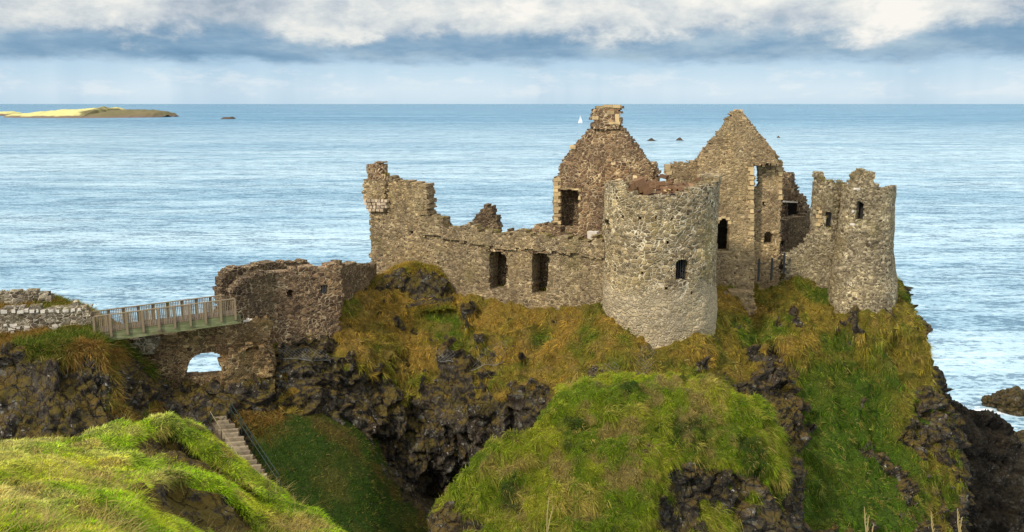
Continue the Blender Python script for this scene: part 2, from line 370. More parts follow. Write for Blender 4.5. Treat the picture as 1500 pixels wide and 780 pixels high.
def sea_mat():
    m, t = newmat('sea_water'); g = t.n('ShaderNodeNewGeometry'); v = g.outputs['Position']
    sp = t.n('ShaderNodeSeparateXYZ'); t.l(v, sp.inputs[0])
    sl = t.noise(t.map(v, (.0011, .0055, 1), (0, 3, 0)), 1.0, 5, .6)          # slicks and wind streaks
    sl2 = t.noise(t.map(v, (.006, .03, 1), (7, 3, 0)), 1.0, 5, .6)
    w1 = t.noise(t.map(v, (.10, .34, 1), (0, 0, 0), (0, 0, .10)), 1.0, 5, .62)
    w2 = t.noise(t.map(v, (.55, 1.0, 1), (3, 0, 0), (0, 0, -.12)), 1.0, 6, .68)
    w3 = t.noise(t.map(v, (.02, .065, 1), (3, 9, 0), (0, 0, .2)), 1.0, 6, .68)
    h = t.math('ADD', t.math('MULTIPLY', w1, 1.0), t.math('ADD', t.math('MULTIPLY', w2, .55), t.math('MULTIPLY', w3, 1.6)))
    wind = t.math('ADD', t.math('MULTIPLY', sl, .55), t.math('MULTIPLY', sl2, .45))
    # deeper blue farther out; slick sheen and sky reflection are put into the body colour
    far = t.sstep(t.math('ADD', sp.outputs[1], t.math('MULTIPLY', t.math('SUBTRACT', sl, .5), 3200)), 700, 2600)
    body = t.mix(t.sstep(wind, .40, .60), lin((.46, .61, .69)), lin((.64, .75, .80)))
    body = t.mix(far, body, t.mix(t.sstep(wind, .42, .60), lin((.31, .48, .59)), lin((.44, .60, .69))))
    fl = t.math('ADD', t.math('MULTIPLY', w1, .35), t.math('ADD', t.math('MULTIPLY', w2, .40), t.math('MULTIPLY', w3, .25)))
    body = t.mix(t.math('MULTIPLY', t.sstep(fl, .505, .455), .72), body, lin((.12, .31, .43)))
    body = t.mix(t.math('MULTIPLY', t.sstep(fl, .52, .58), .45), body, lin((.80, .87, .91)))  # pale wave highlights painted into the water colour
    # broken foam where swell meets the rocks at the shore
    fm = None
    for cx_, cy_, r_ in ((70, 122, 13), (72, 131, 9), (78, 116, 8), (83, 108, 10)):
        dd = t.n('ShaderNodeVectorMath', operation='DISTANCE'); t.l(v, dd.inputs[0]); dd.inputs[1].default_value = (cx_, cy_, 0)
        q_ = t.sstep(dd.outputs['Value'], r_, r_*.25); fm = q_ if fm is None else t.math('MAXIMUM', fm, q_)
    fn_ = t.math('ADD', t.math('MULTIPLY', t.noise(t.map(v, (.10, .32, 1), (5, 5, 0)), 1.0, 6, .7), .7), t.math('MULTIPLY', w2, .3))
    foam = t.sstep(t.math('ADD', fn_, t.math('MULTIPLY', fm, .10)), .60, .67)
    foam = t.math('MULTIPLY', foam, fm)
    body = t.mix(foam, body, (.80, .84, .85))
    nb = t.bump(h, t.ramp(wind, [(.38, 1.0), (.60, .6)]), 1.25)
    df = t.n('ShaderNodeBsdfDiffuse'); t.l(body, df.inputs[0]); t.l(nb, df.inputs[1])
    gl = t.n('ShaderNodeBsdfGlossy'); gl.inputs['Roughness'].default_value = .12; t.l(nb, gl.inputs['Normal']); gl.inputs[0].default_value = (.97, .95, .92, 1)
    fr = t.n('ShaderNodeFresnel'); fr.inputs[0].default_value = 1.33; t.l(nb, fr.inputs[1])
    k = t.math('ADD', .03, t.math('MULTIPLY', fr.outputs[0], t.math('SUBTRACT', .58, t.math('MULTIPLY', far, .36))), clamp=True)
    ms = t.n('ShaderNodeMixShader'); t.l(k, ms.inputs[0]); t.l(df.outputs[0], ms.inputs[1]); t.l(gl.outputs[0], ms.inputs[2])
    o = t.n('ShaderNodeOutputMaterial'); t.l(ms.outputs[0], o.inputs[0])
    return m
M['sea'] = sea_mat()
M['island'] = None

# ------------------------------------------------------------------ loft terrain
def cr_weights(n, samples):
    W = np.zeros((len(samples), n))
    for r, s in enumerate(samples):
        i = min(int(math.floor(s)), n-2); f = s-i
        w = [-.5*f+f*f-.5*f**3, 1-2.5*f*f+1.5*f**3, .5*f+2*f*f-1.5*f**3, -.5*f*f+.5*f**3]
        # half-tensioned: blend with linear so cliffs do not overshoot
        l = [0, 1-f, f, 0]
        for k in range(4):
            j = i-1+k; ww = .55*w[k]+.45*l[k]
            if j < 0: W[r, 0] += 2*ww; W[r, 1] -= ww
            elif j > n-1: W[r, n-1] += 2*ww; W[r, n-2] -= ww
            else: W[r, j] += ww
    return W
class Loft: pass
def loft(name, C, G, res, amp_r=1.0, amp_g=1.0, label=None, pal=None, mat='terrain', seed=0, kind='structure', maskamp=1.0, moss=.6, lump=1.0, ribs=False):
    """C rows x cols x 3 control points, G grass amount per control point"""
    C = np.array(C, float); G = np.array(G, float); R, K = G.shape
    def samples(A, axis):
        d = np.linalg.norm(np.diff(A, axis=axis), axis=2)
        L = d.max(axis=1-axis) if axis == 0 else d.max(axis=0)
        out = []
        for i, l in enumerate(L):
            rr = res if np.isscalar(res) else res
            n = max(2, int(math.ceil(min(l, 16)/rr))); out += list(i+np.arange(n)/n)
        return out+[len(L)]
    rs = samples(C, 0); cs = samples(C, 1)
    rs[-1] = R-1; cs[-1] = K-1
    Wr = cr_weights(R, rs); Wc = cr_weights(K, cs)
    V = np.einsum('ri,ikc,sk->rsc', Wr, C, Wc); g = Wr@G@Wc.T
    def normals(V):
        a = np.gradient(V, axis=0); b = np.gradient(V, axis=1)
        n = np.cross(a, b); n /= (np.linalg.norm(n, axis=2, keepdims=True)+1e-9); return n
    nr, nc = g.shape
    N = normals(V); 
    if N[..., 2].mean() < 0: N = -N; flip = True
    else: flip = False
    p = V.reshape(-1, 3); n = N.reshape(-1, 3); gg = g.ravel()
    gg = gg+maskamp*(.34*fbm(p/3.2, 3, seed+1)+.26*fbm(p/.9, 3, seed+2))
    rb = 0
    if ribs:      # erosion ribs and gullies running down the seaward flank
        zone = ss(p[:, 0], 15.5, 20)*ss(p[:, 2], 31.5, 28.5)
        rn = ridged(np.stack([p[:, 0]/3.4+.5*fbm(p/5, 2, seed+61), p[:, 1]/7., p[:, 2]/11.], -1), 4, seed+60)
        rb = zone*(rn-.15)*1.3; gg = gg-zone*(.30*ss(rn, .45, .80)+.10*ss(fbm(p/2.2, 3, seed+62), .05, .4))
        zc = (1-zone)*ss(p[:, 2], 31, 29.5); gg = gg-zc*.35*ss(fbm(p/np.array([1.8, 1.8, 1.2]), 3, seed+63), .18, .5)
    gm = ss(gg, .40, .60)
    wp = p+np.stack([fbm(p/2.2, 3, seed+51), fbm(p/2.2, 3, seed+52), fbm(p/2.2, 3, seed+53)], -1)*.55
    rough = 1.15*ridged(p/np.array([5.5, 5.5, 8.]), 4, seed+3)+.28*fbm(p/.9, 4, seed+4, .6)+facets(wp/np.array([1.9, 1.9, 3.4]), seed+6)*1.0+facets(wp/np.array([.70, .70, .85]), seed+9)*.34+.18*ridged(wp/np.array([.45, .45, .9]), 2, seed+21)
    tus, _, ct = worley(p/np.array([.8, .8, .8]), seed+12)
    grass = .50*fbm(p/4, 3, seed+7)+lump*(.42*(.6-tus)+.30*fbm(p/1.3, 3, seed+8))
    d = amp_r*rough*(1-gm)+amp_g*(grass)*gm-.25*(1-gm)*amp_r+rb
    V2 = V+(N*d.reshape(nr, nc)[..., None])
    N2 = normals(V2); N2 = -N2 if flip else N2
    # moss colour + grass palette
    L = Loft(); L.V = V2; L.N = N2; L.g = gm.reshape(nr, nc); L.raw = g
    p2 = V2.reshape(-1, 3)
    L.pal = pal
    colr = pal(p2, N2.reshape(-1, 3))
    idx = np.arange(nr*nc).reshape(nr, nc)
    Q = np.stack([idx[:-1, :-1], idx[1:, :-1], idx[1:, 1:], idx[:-1, 1:]], axis=-1).reshape(-1, 4)
    if flip: Q = Q[:, ::-1]
    mz = ss(N2[..., 2].ravel()+.35*fbm(p2/2, 3, seed+20), .15, .75)*moss
    o = mesh_np(name, p2, Q, M[mat], True, {'g': ('FLOAT', gm), 'gcol': ('FLOAT_COLOR', colr*.6), 'moss': ('FLOAT', mz)})
    if kind: o['kind'] = kind
    if label: o['label'] = label
    return o, L

def mixc(a, b, f): return a[None]*(1-f[:, None])+b[None]*f[:, None] if a.ndim == 1 and b.ndim == 1 else a*(1-f[:, None])+b*f[:, None]
A = lambda *c: np.array(c, float)
def pal_head(p, n):
    f = ss(fbm(p/2.6, 4, 31)+.25, -.35, .45)                 # ochre amount
    right = ss(p[:, 0], 20, 30)
    f = f*(1-right*.40)
    c = mixc(A(.12,.19,.015), A(.42,.27,.05), f)
    dkt = ss(fbm(p/.8, 3, 36), .1, .45); c = c*(1-.5*dkt[:, None])+A(.05,.05,.012)*.5*dkt[:, None]
    s = ss(fbm(p/1.1, 3, 33), .1, .6); c = c*(1-s[:, None]*.5)+A(.44,.29,.09)*s[:, None]*.5
    lowr = ss(p[:, 0], 17, 21)*ss(p[:, 2]+fbm(p/3, 3, 37)*2, 26, 23)*ss(34-p[:, 0]+fbm(p/3, 3, 38)*3, 0, 4)
    c = c*(1-lowr[:, None]*.85)+A(.08,.165,.013)*lowr[:, None]*.85
    gsp = ss(fbm(p/3.5, 3, 35), .08, .35)*(.35+.6*right); c = c*(1-gsp[:, None])+A(.085,.155,.014)*gsp[:, None]
    return c
def pal_mound(p, n):
    f = ss(fbm(p/2.2, 4, 41), -.1, .55)
    c = mixc(A(.17,.26,.013), A(.40,.42,.028), f)
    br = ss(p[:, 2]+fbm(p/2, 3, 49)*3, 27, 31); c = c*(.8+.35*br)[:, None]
    s = ss(fbm(p/1.5, 4, 43), .10, .42); c = c*(1-s[:, None]*.75)+A(.33,.23,.09)*s[:, None]*.75
    dk = ss(fbm(p/1.9, 4, 45), .02, .35); c = c*(1-dk[:, None]*.85)+A(.035,.065,.010)*dk[:, None]*.85
    return c
def pal_front(p, n):
    f = ss(fbm(p/2.0, 4, 51), -.2, .5)
    c = mixc(A(.24,.38,.012), A(.50,.54,.03), f)
    dk = ss(fbm(p/1.1, 4, 55), .0, .38); c = c*(1-dk[:, None]*.7)+A(.07,.12,.012)*dk[:, None]*.7
    s = ss(fbm(p/.9, 4, 53), .12, .42); c = c*(1-s[:, None]*.75)+A(.40,.28,.10)*s[:, None]*.75
    lf = ss(-p[:, 0]-9.5+fbm(p/2, 3, 57)*4, 0, 4)*ss(fbm(p/1.5, 3, 58), -.3, .3)      # straw patch at the far left, sunlit brightness put into its colour
    c = c*(1-lf[:, None]*.75)+A(.62,.52,.20)*lf[:, None]*.75
    return c
def pal_gully(p, n):
    f = ss(fbm(p/2.4, 4, 61), 0, .5)
    c = mixc(A(.055,.105,.013), A(.12,.13,.025), f)
    b = ss(p[:, 1], 59.0, 61.5)*ss(fbm(p/1.7, 3, 63), -.1, .4)*.75; c = c*(1-b[:, None]*.8)+A(.22,.13,.04)*b[:, None]*.8
    return c
def pal_left(p, n):
    f = ss(fbm(p/2.0, 4, 71), -.2, .3)
    return mixc(A(.09,.12,.02), A(.24,.14,.04), f)

# ---- headland under the castle
H = []
def hcol(pts, back, g):
    # pts : R3..R8 ; back: list R0..R2
    H.append((back+pts, g))
GR = [.9, .9, .9, .95, .9, .62, .18, .05, 0]
def back(px, Y3, zt=31.3, Yb=104): return [Z(px, -1, Yb+8), Z(px, 30, Yb), Z(px, zt, Y3+4)]
hcol([Z(352,30.4,67), Z(345,29,67), Z(342,27,66), Z(340,25,64.5), Z(338,23,63), Z(338,18,62)], [Z(380,-1,92), Z(365,22,84), Z(356,30,73)], [.2,.2,.5,.3,.2,.1,.1,.1,.1])
hcol([P(398,474,66), P(395,502,65), P(392,528,64.3), P(388,565,63.2), P(382,602,61.8), Z(380,22,60)], [Z(420,-1,88), Z(415,24,80), Z(408,30.6,72)], [.5,.8,.8,.5,.35,.3,.15,.3,.4])
hcol([P(452,462,67.2), P(452,486,66.2), P(450,510,65.4), P(450,560,64), P(450,606,62.4), Z(450,21,59)], [Z(455,-1,90), Z(455,26,81), Z(455,30.6,73)], [.8,.9,.9,.95,.75,.35,.1,.25,.4])
hcol([P(520,434,72), P(520,475,69.5), P(520,520,67), P(520,575,65.5), P(522,628,64), Z(520,18,61)], [Z(520,-1,94), Z(520,28,85), Z(522,30.8,77)], GR)
hcol([P(600,428,76.5), P(600,480,73), P(600,553,69), P(600,620,67), P(592,690,66.2), Z(596,13,66)], back(600,79), [.9,.9,.9,.95,.95,.85,.12,0,0])
hcol([P(650,430,76.5), P(650,478,73), P(650,530,69.6), P(650,612,66.4), P(648,684,66.8), Z(650,13,69)], back(650,78), GR)
hcol([P(705,436,75.5), P(705,478,72), P(705,512,69.8), P(705,598,66), P(700,676,66.6), Z(700,13,69)], back(705,77), GR)
hcol([P(760,440,74), P(760,485,71), P(755,520,69), P(757,590,65.6), P(757,660,65.4), Z(757,13,67)], back(760,75.5), GR)
hcol([P(810,440,72.5), P(810,490,69.5), P(805,535,67.4), P(808,590,64.6), P(810,650,64), Z(810,14,63)], back(810,74), [.9,.9,.9,.95,.95,.9,.2,0,0])
hcol([P(870,456,69.5), P(870,495,67), P(866,545,65), P(866,600,63), P(870,660,62), Z(870,14,60)], back(870,72), [.9,.9,.9,.95,.95,.9,.4,.1,0])
hcol([P(903,483,66.5), P(902,512,65), P(900,550,63.4), P(900,605,61.6), P(903,668,60.4), Z(903,14,58)], [Z(905,-1,112), Z(905,30,104), Z(905,29.8,73)], [.9,.9,.9,.9,.9,.85,.5,.2,.1])
hcol([P(955,500,66.2), P(955,530,64), P(955,562,62), P(955,610,60.5), P(960,670,59), Z(960,14,57)], [Z(955,-1,112), Z(955,30,104), Z(955,29.4,74)], [.9,.9,.9,.75,.8,.75,.5,.3,.2])
hcol([P(1012,493,66.2), P(1012,524,64.2), P(1012,560,62.4), P(1014,610,60.7), P(1024,670,59), Z(1030,14,56)], [Z(1012,-1,112), Z(1012,31,104), Z(1012,29.8,75)], [.9,.9,.9,.8,.55,.7,.4,.3,.2])
hcol([P(1045,462,69.5), P(1042,505,66.4), P(1045,560,63), P(1055,610,61), P(1068,670,59), Z(1080,14,55)], [Z(1045,-1,112), Z(1045,31,104), Z(1045,30.6,77)], [.9,.9,.9,.85,.8,.6,.4,.3,.2])
hcol([P(1098,476,74.2), P(1104,510,70.8), P(1112,570,67), P(1122,630,64), P(1135,700,60.5), P(1150,800,56)], [Z(1105,-1,112), Z(1105,30.2,104), P(1106,426,80.2)], [.9,.9,.9,.9,.85,.55,.35,.4,.6])
hcol([P(1132,440,77), P(1140,495,73), P(1142,540,69.5), P(1155,610,66.5), P(1165,700,62), P(1185,800,57)], [Z(1130,-1,112), Z(1130,30.2,104), P(1130,424,80.2)], [.9,.9,.9,.95,.7,.36,.5,.8,.9])
hcol([P(1175,420,77.5), P(1175,480,74), P(1188,545,71), P(1205,620,67.5), P(1215,710,63), P(1235,800,58.5)], [Z(1175,-1,112), Z(1175,31.2,104), P(1172,398,80.5)], [.9,.9,.9,.95,.9,.95,.85,.9,.95])
hcol([P(1222,464,75.9), P(1230,505,74), P(1240,570,71.2), P(1262,645,67.8), P(1282,720,64.4), P(1300,810,60)], [Z(1222,-1,112), Z(1222,31,104), Z(1220,31,80)], [.9,.9,.9,.95,.9,.95,.9,.9,.9])
hcol([P(1284,471,75.0), P(1292,508,74), P(1305,575,72), P(1318,640,69.2), P(1330,715,66.5), P(1345,810,62)], [Z(1280,-1,112), Z(1280,30,100), Z(1280,30.5,82)], [.9,.9,.9,.95,.95,.85,.7,.62,.6])
hcol([P(1319,442,77), P(1348,498,76), P(1368,560,74.6), P(1386,630,72.4), P(1394,715,70), P(1400,820,66)], [Z(1300,-1,112), Z(1300,25,98), P(1309,436,82)], [.9,.9,.9,.9,.9,.75,.6,.50,.42])
hcol([P(1310,452,85), P(1340,515,85), P(1362,585,84), P(1380,660,82), P(1390,750,80), P(1395,840,77)], [Z(1290,-1,112), Z(1290,20,100), Z(1300,29,90)], [.6,.6,.7,.7,.6,.5,.4,.3,.2])
hcol([Z(1298,24,95), Z(1325,18,98), Z(1342,12,100), Z(1352,6,101), Z(1356,1,101), Z(1358,-2,101)], [Z(1290,-1,113), Z(1290,14,104), Z(1290,22,98)], [.4]*9)
CH = np.array([[H[k][0][r] for k in range(len(H))] for r in range(9)]); GH = np.array([[H[k][1][r] for k in range(len(H))] for r in range(9)])
head_o, LH = loft('headland', CH, GH, .17, 1.1, 1.35, pal=pal_head, seed=100, maskamp=1.7, moss=.95, ribs=True)

# ---- grassy mound in the middle foreground
MC = [
 ([P(628,768,50), P(626,785,49.6), P(624,800,49.2), P(622,830,48.6), P(620,870,48)], [.3,.1,.1,.1,.1]),
 ([P(655,738,51), P(650,757,50.2), P(648,778,49.5), P(648,800,48.8), P(648,860,47.5)], [.6,.35,.15,.1,.1]),
 ([P(700,680,52.2), P(694,715,50.8), P(690,745,49.8), P(690,780,48.6), P(690,860,46.5)], [.95,.9,.8,.45,.4]),
 ([P(745,648,53), P(740,690,50.8), P(738,735,49.2), P(738,780,47.6), P(738,860,45.2)], [.95,.95,.95,.95,.9]),
 ([P(800,618,54), P(795,668,51.4), P(792,718,49.2), P(790,775,47), P(790,860,44.3)], [.95]*5),
 ([P(835,578,55.4), P(838,635,52.6), P(840,695,49.8), P(845,765,47), P(845,860,44)], [.95]*5),
 ([P(900,554,56.2), P(900,608,53.2), P(900,668,50.6), P(903,740,47.8), P(905,860,44.6)], [.95]*5),
 ([P(950,553,56.4), P(945,605,53.3), P(942,662,51), P(945,735,48.8), P(950,860,46.6)], [.95,.95,.95,.8,.55]),
 ([P(1000,556,56.4), P(990,606,53.6), P(985,664,51.6), P(985,700,51.2), P(985,860,48.6)], [.95,.95,.9,.35,.3]),
 ([P(1060,572,56), P(1055,618,54), P(1050,674,52.4), P(1052,705,52.2), P(1055,860,50)], [.95,.95,.85,.30,.35]),
 ([P(1106,582,56), P(1108,628,54.6), P(1110,685,53.2), P(1112,715,52.8), P(1115,860,50.8)], [.95,.95,.9,.40,.55]),
 ([P(1124,600,57.5), P(1140,650,56), P(1150,700,55), P(1158,750,54), P(1165,870,52.5)], [.9,.85,.5,.3,.3]),
 ([P(1126,612,60), P(1142,662,60), P(1154,716,59), P(1164,770,58), P(1172,880,57)], [.6,.4,.2,.1,.1]),
]
rows = []
for pts, g in MC:
    c = pts[0]; dx = np.array([-.35 if c[0] < 2 else .2, 0, 0])
    bk = [c+np.array([0, 7, -13.])+dx, c+np.array([0, 5.2, -5.5])+dx, c+np.array([0, 3.0, -1.3])]
    rows.append((bk+pts, [.2, .4, .9]+g))
CM = np.array([[rows[k][0][r] for k in range(len(rows))] for r in range(8)]); GM = np.array([[rows[k][1][r] for k in range(len(rows))] for r in range(8)])
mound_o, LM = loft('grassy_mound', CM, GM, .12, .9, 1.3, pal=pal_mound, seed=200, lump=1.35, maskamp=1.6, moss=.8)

# ---- near hillside at lower left
FC = [
 (-260, [(665,24),(695,20),(735,17),(780,14.5),(860,11)]),
 (-120, [(655,24.5),(685,21),(722,18),(765,15),(850,11)]),
 (0, [(645,25.5),(674,22.5),(705,20),(745,17),(820,12.5)]),
 (100, [(640,26.5),(672,23.8),(702,21.4),(742,18.2),(820,13.5)]),
 (180, [(627,27.8),(660,26.2),(690,23.8),(735,20.2),(820,15)]),
 (250, [(614,29),(668,27.7),(684,25),(742,23.7),(820,17.5)]),
 (292, [(640,29),(684,28),(700,25.4),(750,24.2),(830,19)]),
 (340, [(682,28.3),(708,27.6),(726,26),(760,25),(840,20.5)]),
 (400, [(731,27.6),(748,26.8),(766,26),(788,25),(850,22)]),
 (470, [(773,26.6),(788,26),(800,25.5),(815,25),(860,23)]),
 (540, [(815,25.6),(830,25),(845,24.5),(860,24),(890,23)]),
 (700, [(860,24),(872,23.5),(884,23),(895,22.5),(920,21)]),
 (1000,[(880,23),(892,22.5),(904,22),(915,21.5),(940,20)]),
 (1500,[(900,22),(912,21.5),(924,21),(935,20.5),(960,19)]),
]
rows = []
for px, l in FC:
    pts = [P(px, y, Y) for y, Y in l]; c = pts[0]; y0_, Y0_ = l[0]
    lip = P(px, y0_+9, Y0_-.55)
    if 230 <= px <= 345: pts[1] = pts[1]+np.array([0, .35, -.25])
    bk = [c+np.array([1, 9, -16.]), c+np.array([.5, 5, -6.]), c+np.array([0, 1.8, -1.0])]
    b = pts[-1]; end = [np.array([b[0]*.6, 5.5, 43.4]), np.array([b[0]*.5+(px-400)/200, -1, 45.2]), np.array([b[0]*.5+(px-400)/150, -14, 45.6])]
    lip2 = pts[2]*.72+pts[3]*.28+np.array([0, 0, .28 if 200 <= px <= 345 else 0])
    ga = {180: .45, 250: .05, 292: .0, 340: .45}.get(px, .9); gc = {180: .6, 250: .05, 292: .0, 340: .2, 400: .6}.get(px, .9)
    rows.append((bk+[pts[0], lip, pts[1], pts[2], lip2, pts[3], pts[4]]+end, [.4, .6, .9, .95, .9, ga, .95, .9, gc, .95, .95, .95, .95]))
CF = np.array([[rows[k][0][r] for k in range(len(rows))] for r in range(13)]); GF = np.array([[rows[k][1][r] for k in range(len(rows))] for r in range(13)])
front_o, LF = loft('near_hillside', CF, GF, .11, .35, .62, pal=pal_front, seed=300, lump=1.1, maskamp=.8, moss=3.0)

# ---- gully floor
rowsG = [[(px, y, Y) for px in ()] for _ in ()]
GC = [
 (200, [(580,60),(610,58.5),(660,56),(720,53.5),(800,50.5),(880,47)]),
 (270, [(575,63),(602,60.6),(655,57.5),(710,55),(790,51.5),(880,48)]),
 (330, [(575,63.5),(604,60.8),(655,57.8),(710,55),(790,51.5),(880,48)]),
 (400, [(575,65),(604,61.6),(652,58.4),(705,55.6),(785,52),(880,48.5)]),
 (470, [(580,66),(608,62.5),(655,59.4),(710,56.4),(788,52.6),(880,49)]),
 (540, [(620,67),(640,64),(672,61.4),(722,58),(794,54),(880,50)]),
 (600, [(700,69),(712,66.5),(726,64),(752,61),(806,56.8),(880,52)]),
 (660, [(740,72),(750,69),(762,66),(785,62),(830,58),(890,54)]),
 (740, [(790,72),(800,69),(815,66),(830,62),(860,58),(900,54)]),
]
gg = [[.3,.45,.8,.9,.9,.9],[.1,.35,.7,.9,.9,.9],[.15,.5,.8,.9,.9,.9],[.5,.85,.95,.95,.95,.95],[.6,.9,.95,.95,.95,.95],[.2,.6,.95,.95,.95,.95],[0,.1,.3,.8,.9,.9],[0,0,.1,.3,.5,.6],[0,0,0,.1,.2,.3]]
CG = np.array([[P(px, *l[r]) for px, l in GC] for r in range(6)]); GG = np.array(gg).T
gully_o, LG = loft('gully_floor', CG, GG, .16, .45, .5, pal=pal_gully, seed=400, lump=.6)

# ---- cliff at left
LC = [
 (-260, [Z(-260,0,84), Z(-260,30,74), Z(-260,31.6,64), P(-260,500,57.5), P(-260,520,56), P(-260,560,55), P(-260,610,53.5), P(-260,700,51)]),
 (-100, [Z(-100,0,84), Z(-100,30,74), Z(-100,31.6,64), P(-100,499,57), P(-100,515,55.8), P(-100,560,54.6), P(-100,610,53.2), P(-100,700,50.5)]),
 (0, [Z(0,0,84), Z(0,30,74), Z(0,31.6,63), P(0,498,56.8), P(0,514,55.6), P(0,562,54.6), P(0,610,53), P(0,700,50.2)]),
 (70, [Z(70,0,84), Z(70,30,74), Z(70,31.6,63), P(70,494,56.8), P(70,506,55.8), P(70,560,54.2), P(70,612,52.8), P(70,700,50)]),
 (135, [Z(135,0,84), Z(135,28,74), Z(138,31.4,63), P(136,488,58.2), P(138,502,56.4), P(138,558,55.4), P(140,612,53.8), P(145,690,51.5)]),
 (168, [Z(168,0,84), Z(168,26,72), Z(170,30.5,65), P(166,494,59.4), P(168,518,57.6), P(170,575,56), P(175,620,54.4), P(180,690,52)]),
 (200, [Z(200,0,82), Z(200,20,72), Z(200,26,65), P(194,508,60.2), P(198,538,58.8), P(205,585,57.2), P(210,622,55.8), P(215,690,53)]),
 (250, [Z(250,0,80), Z(250,18,70), Z(250,22,65), P(250,566,61.4), P(250,580,60.4), P(254,590,59), P(258,618,58), P(262,690,55)]),
 (300, [Z(300,0,80), Z(300,18,70), Z(300,20,65), P(300,574,61.6), P(300,582,61), P(302,592,60.2), P(305,606,59.4), P(308,690,56)]),
 (350, [Z(350,0,80), Z(350,18,70), Z(350,20,65), P(352,570,61.8), P(355,582,61.2), P(360,595,60.8), P(362,616,60), P(366,690,57)]),
 (400, [Z(400,0,80), Z(400,18,72), Z(400,26,67), P(402,560,63.5), P(405,585,62.4), P(408,605,61.5), P(410,625,60.2), P(412,700,57)]),
]
lg = [[.3,.5,.8,.8,.5,.15,.3,.2]]*3+[[.3,.5,.8,.85,.75,.15,.25,.2],[.3,.5,.8,.9,.75,.1,.25,.2],[.1,.2,.4,.8,.75,.3,.45,.3],[.1,.2,.3,.6,.3,.4,.5,.4],[.1,.1,.2,.2,.3,.4,.6,.4],[.1,.1,.1,.05,.15,.2,.4,.4],[.1,.1,.1,.1,.1,.45,.6,.5],[.1,.1,.2,.2,.3,.6,.6,.6]]
CL = np.array([[LC[k][1][r] for k in range(len(LC))] for r in range(8)]); GLm = np.array(lg).T
left_o, LL = loft('left_cliff', CL, GLm, .14, .72, .6, pal=pal_left, seed=500, moss=1.0)

# ---- low dark rocks at the waterline, lower right
RC = []
for px, py, Y in [(1340,560,100),(1375,572,99),(1402,596,98),(1432,612,99),(1466,618,100),(1488,650,98),(1515,668,97),(1560,700,96),(1640,740,94)]:
    c = P(px, py, Y)
    z2 = c[2]*.62; 
    RC.append([Z(px,-1.5,Y+14), Z(px,c[2]*.5,Y+7), c, Z(px+4,c[2]*.72,Y-6), Z(px+2,c[2]*.5,Y-14), Z(px,1.2,Y-22), Z(px,-1.5,Y-32)])
CR = np.array([[RC[k][r] for k in range(len(RC))] for r in range(7)])
rock_o, LR = loft('shore_rocks', CR, np.full((7, len(RC)), .0), .26, 1.05, 1, pal=pal_left, seed=600, moss=.25, mat='wet')

# outcrop beneath the ruined tower at the left end of the curtain wall
OC = []
for px, yt, yb, Y in [(512,438,446,74),(530,414,444,74.5),(560,400,444,75.5),(590,388,445,76),(615,387,445,76.4),(640,392,442,76.2),(655,412,440,76.2),(664,432,442,76.4)]:
    OC.append([Z(px,30.5,Y+4), P(px,yt+1,Y+3), P(px,yt,Y+.8), P(px,yt+(yb-yt)*.35,Y-.1), P(px,yb-4,Y-.8), P(px,yb+12,Y-2.2)])
CO = np.array([[OC[k][r] for k in range(len(OC))] for r in range(6)])
out_o, LO = loft('rock_outcrop', CO, np.array([[.9]*8, [.9]*8, [.85]*8, [.4]*8, [.1]*8, [.7]*8]), .14, .5, .5, pal=pal_head, seed=700, moss=1.0)

# ------------------------------------------------------------------ sea + islands
S = 90000.
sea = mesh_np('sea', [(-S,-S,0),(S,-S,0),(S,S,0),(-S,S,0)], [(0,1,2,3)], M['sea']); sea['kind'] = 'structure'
def island_mat():
    m, t = newmat('island_grass'); g = t.n('ShaderNodeNewGeometry'); v = g.outputs['Position']
    sp = t.n('ShaderNodeSeparateXYZ'); t.l(v, sp.inputs[0]); nn = t.noise(v, .02, 5, .6)
    zz = t.math('ADD', sp.outputs[2], t.math('MULTIPLY', t.math('SUBTRACT', nn, .5), 16))
    xx = t.math('ADD', sp.outputs[0], t.math('MULTIPLY', t.math('SUBTRACT', nn, .5), 160))
    gr = t.mix(nn, (.66,.58,.24), (.42,.42,.17))  # sunshine on the island is put into this bright grass colour
    gr = t.mix(t.sstep(xx, -1470, -1410), gr, t.mix(t.noise(v, .012, 4), (.10,.11,.05), (.20,.15,.08)))
    c = t.mix(t.sstep(zz, 3, 9), (.16,.12,.09), gr)
    finish(t, c, .95, t.bump(nn, .8, 8), .1); return m
im = island_mat()
def island(name, prof, Y, depth, label, cat, seed, z0=172.0):
    """ridge profile in pixels (px,py) -> closed low island at distance Y"""
    xs = np.linspace(prof[0][0], prof[-1][0], max(12, int((prof[-1][0]-prof[0][0])*1.2)))
    ys = np.interp(xs, [p[0] for p in prof], [p[1] for p in prof])
    nb = 15; V = []
    for i, (x, y) in enumerate(zip(xs, ys)):
        top = max(.3, P(x, y, Y)[2]); X = P(x, y, Y)[0]
        for j in range(nb):
            b = j/(nb-1)*2-1; e = math.sin(math.pi*min(1, max(0, i/(len(xs)-1))))**.5
            prof_z = (1-abs(b)**2.2)**.9 if abs(b) < 1 else 0
            V.append((X, Y+b*depth*(.3+.7*e), top*prof_z-(1.0 if abs(b) == 1 else 0)))
    V = np.array(V); q = np.array([[i*nb+j, (i+1)*nb+j, (i+1)*nb+j+1, i*nb+j+1] for i in range(len(xs)-1) for j in range(nb-1)])
    hh = V[:, 2].max(); V[:, 2] += np.where(V[:, 2] > .3, fbm(V/(hh*1.2), 5, seed, .65)*hh*.30, 0)
    o = mesh_np(name, V, q, im if cat is None else M['boulder'], True, loc=(float(V[:, 0].mean()), Y, 0))
    return o
i1 = island('distant_island', [(28,170.3),(45,166),(60,163.5),(72,163),(80,162.5),(98,162),(125,160),(150,158.5),(160,157.5),(165,159),(167,165),(175,162.5),(200,160.2),(210,161.5),(240,163.5),(249,170.6)], Yw(171.6), 260, '', None, 3)
i1['kind'] = 'structure'
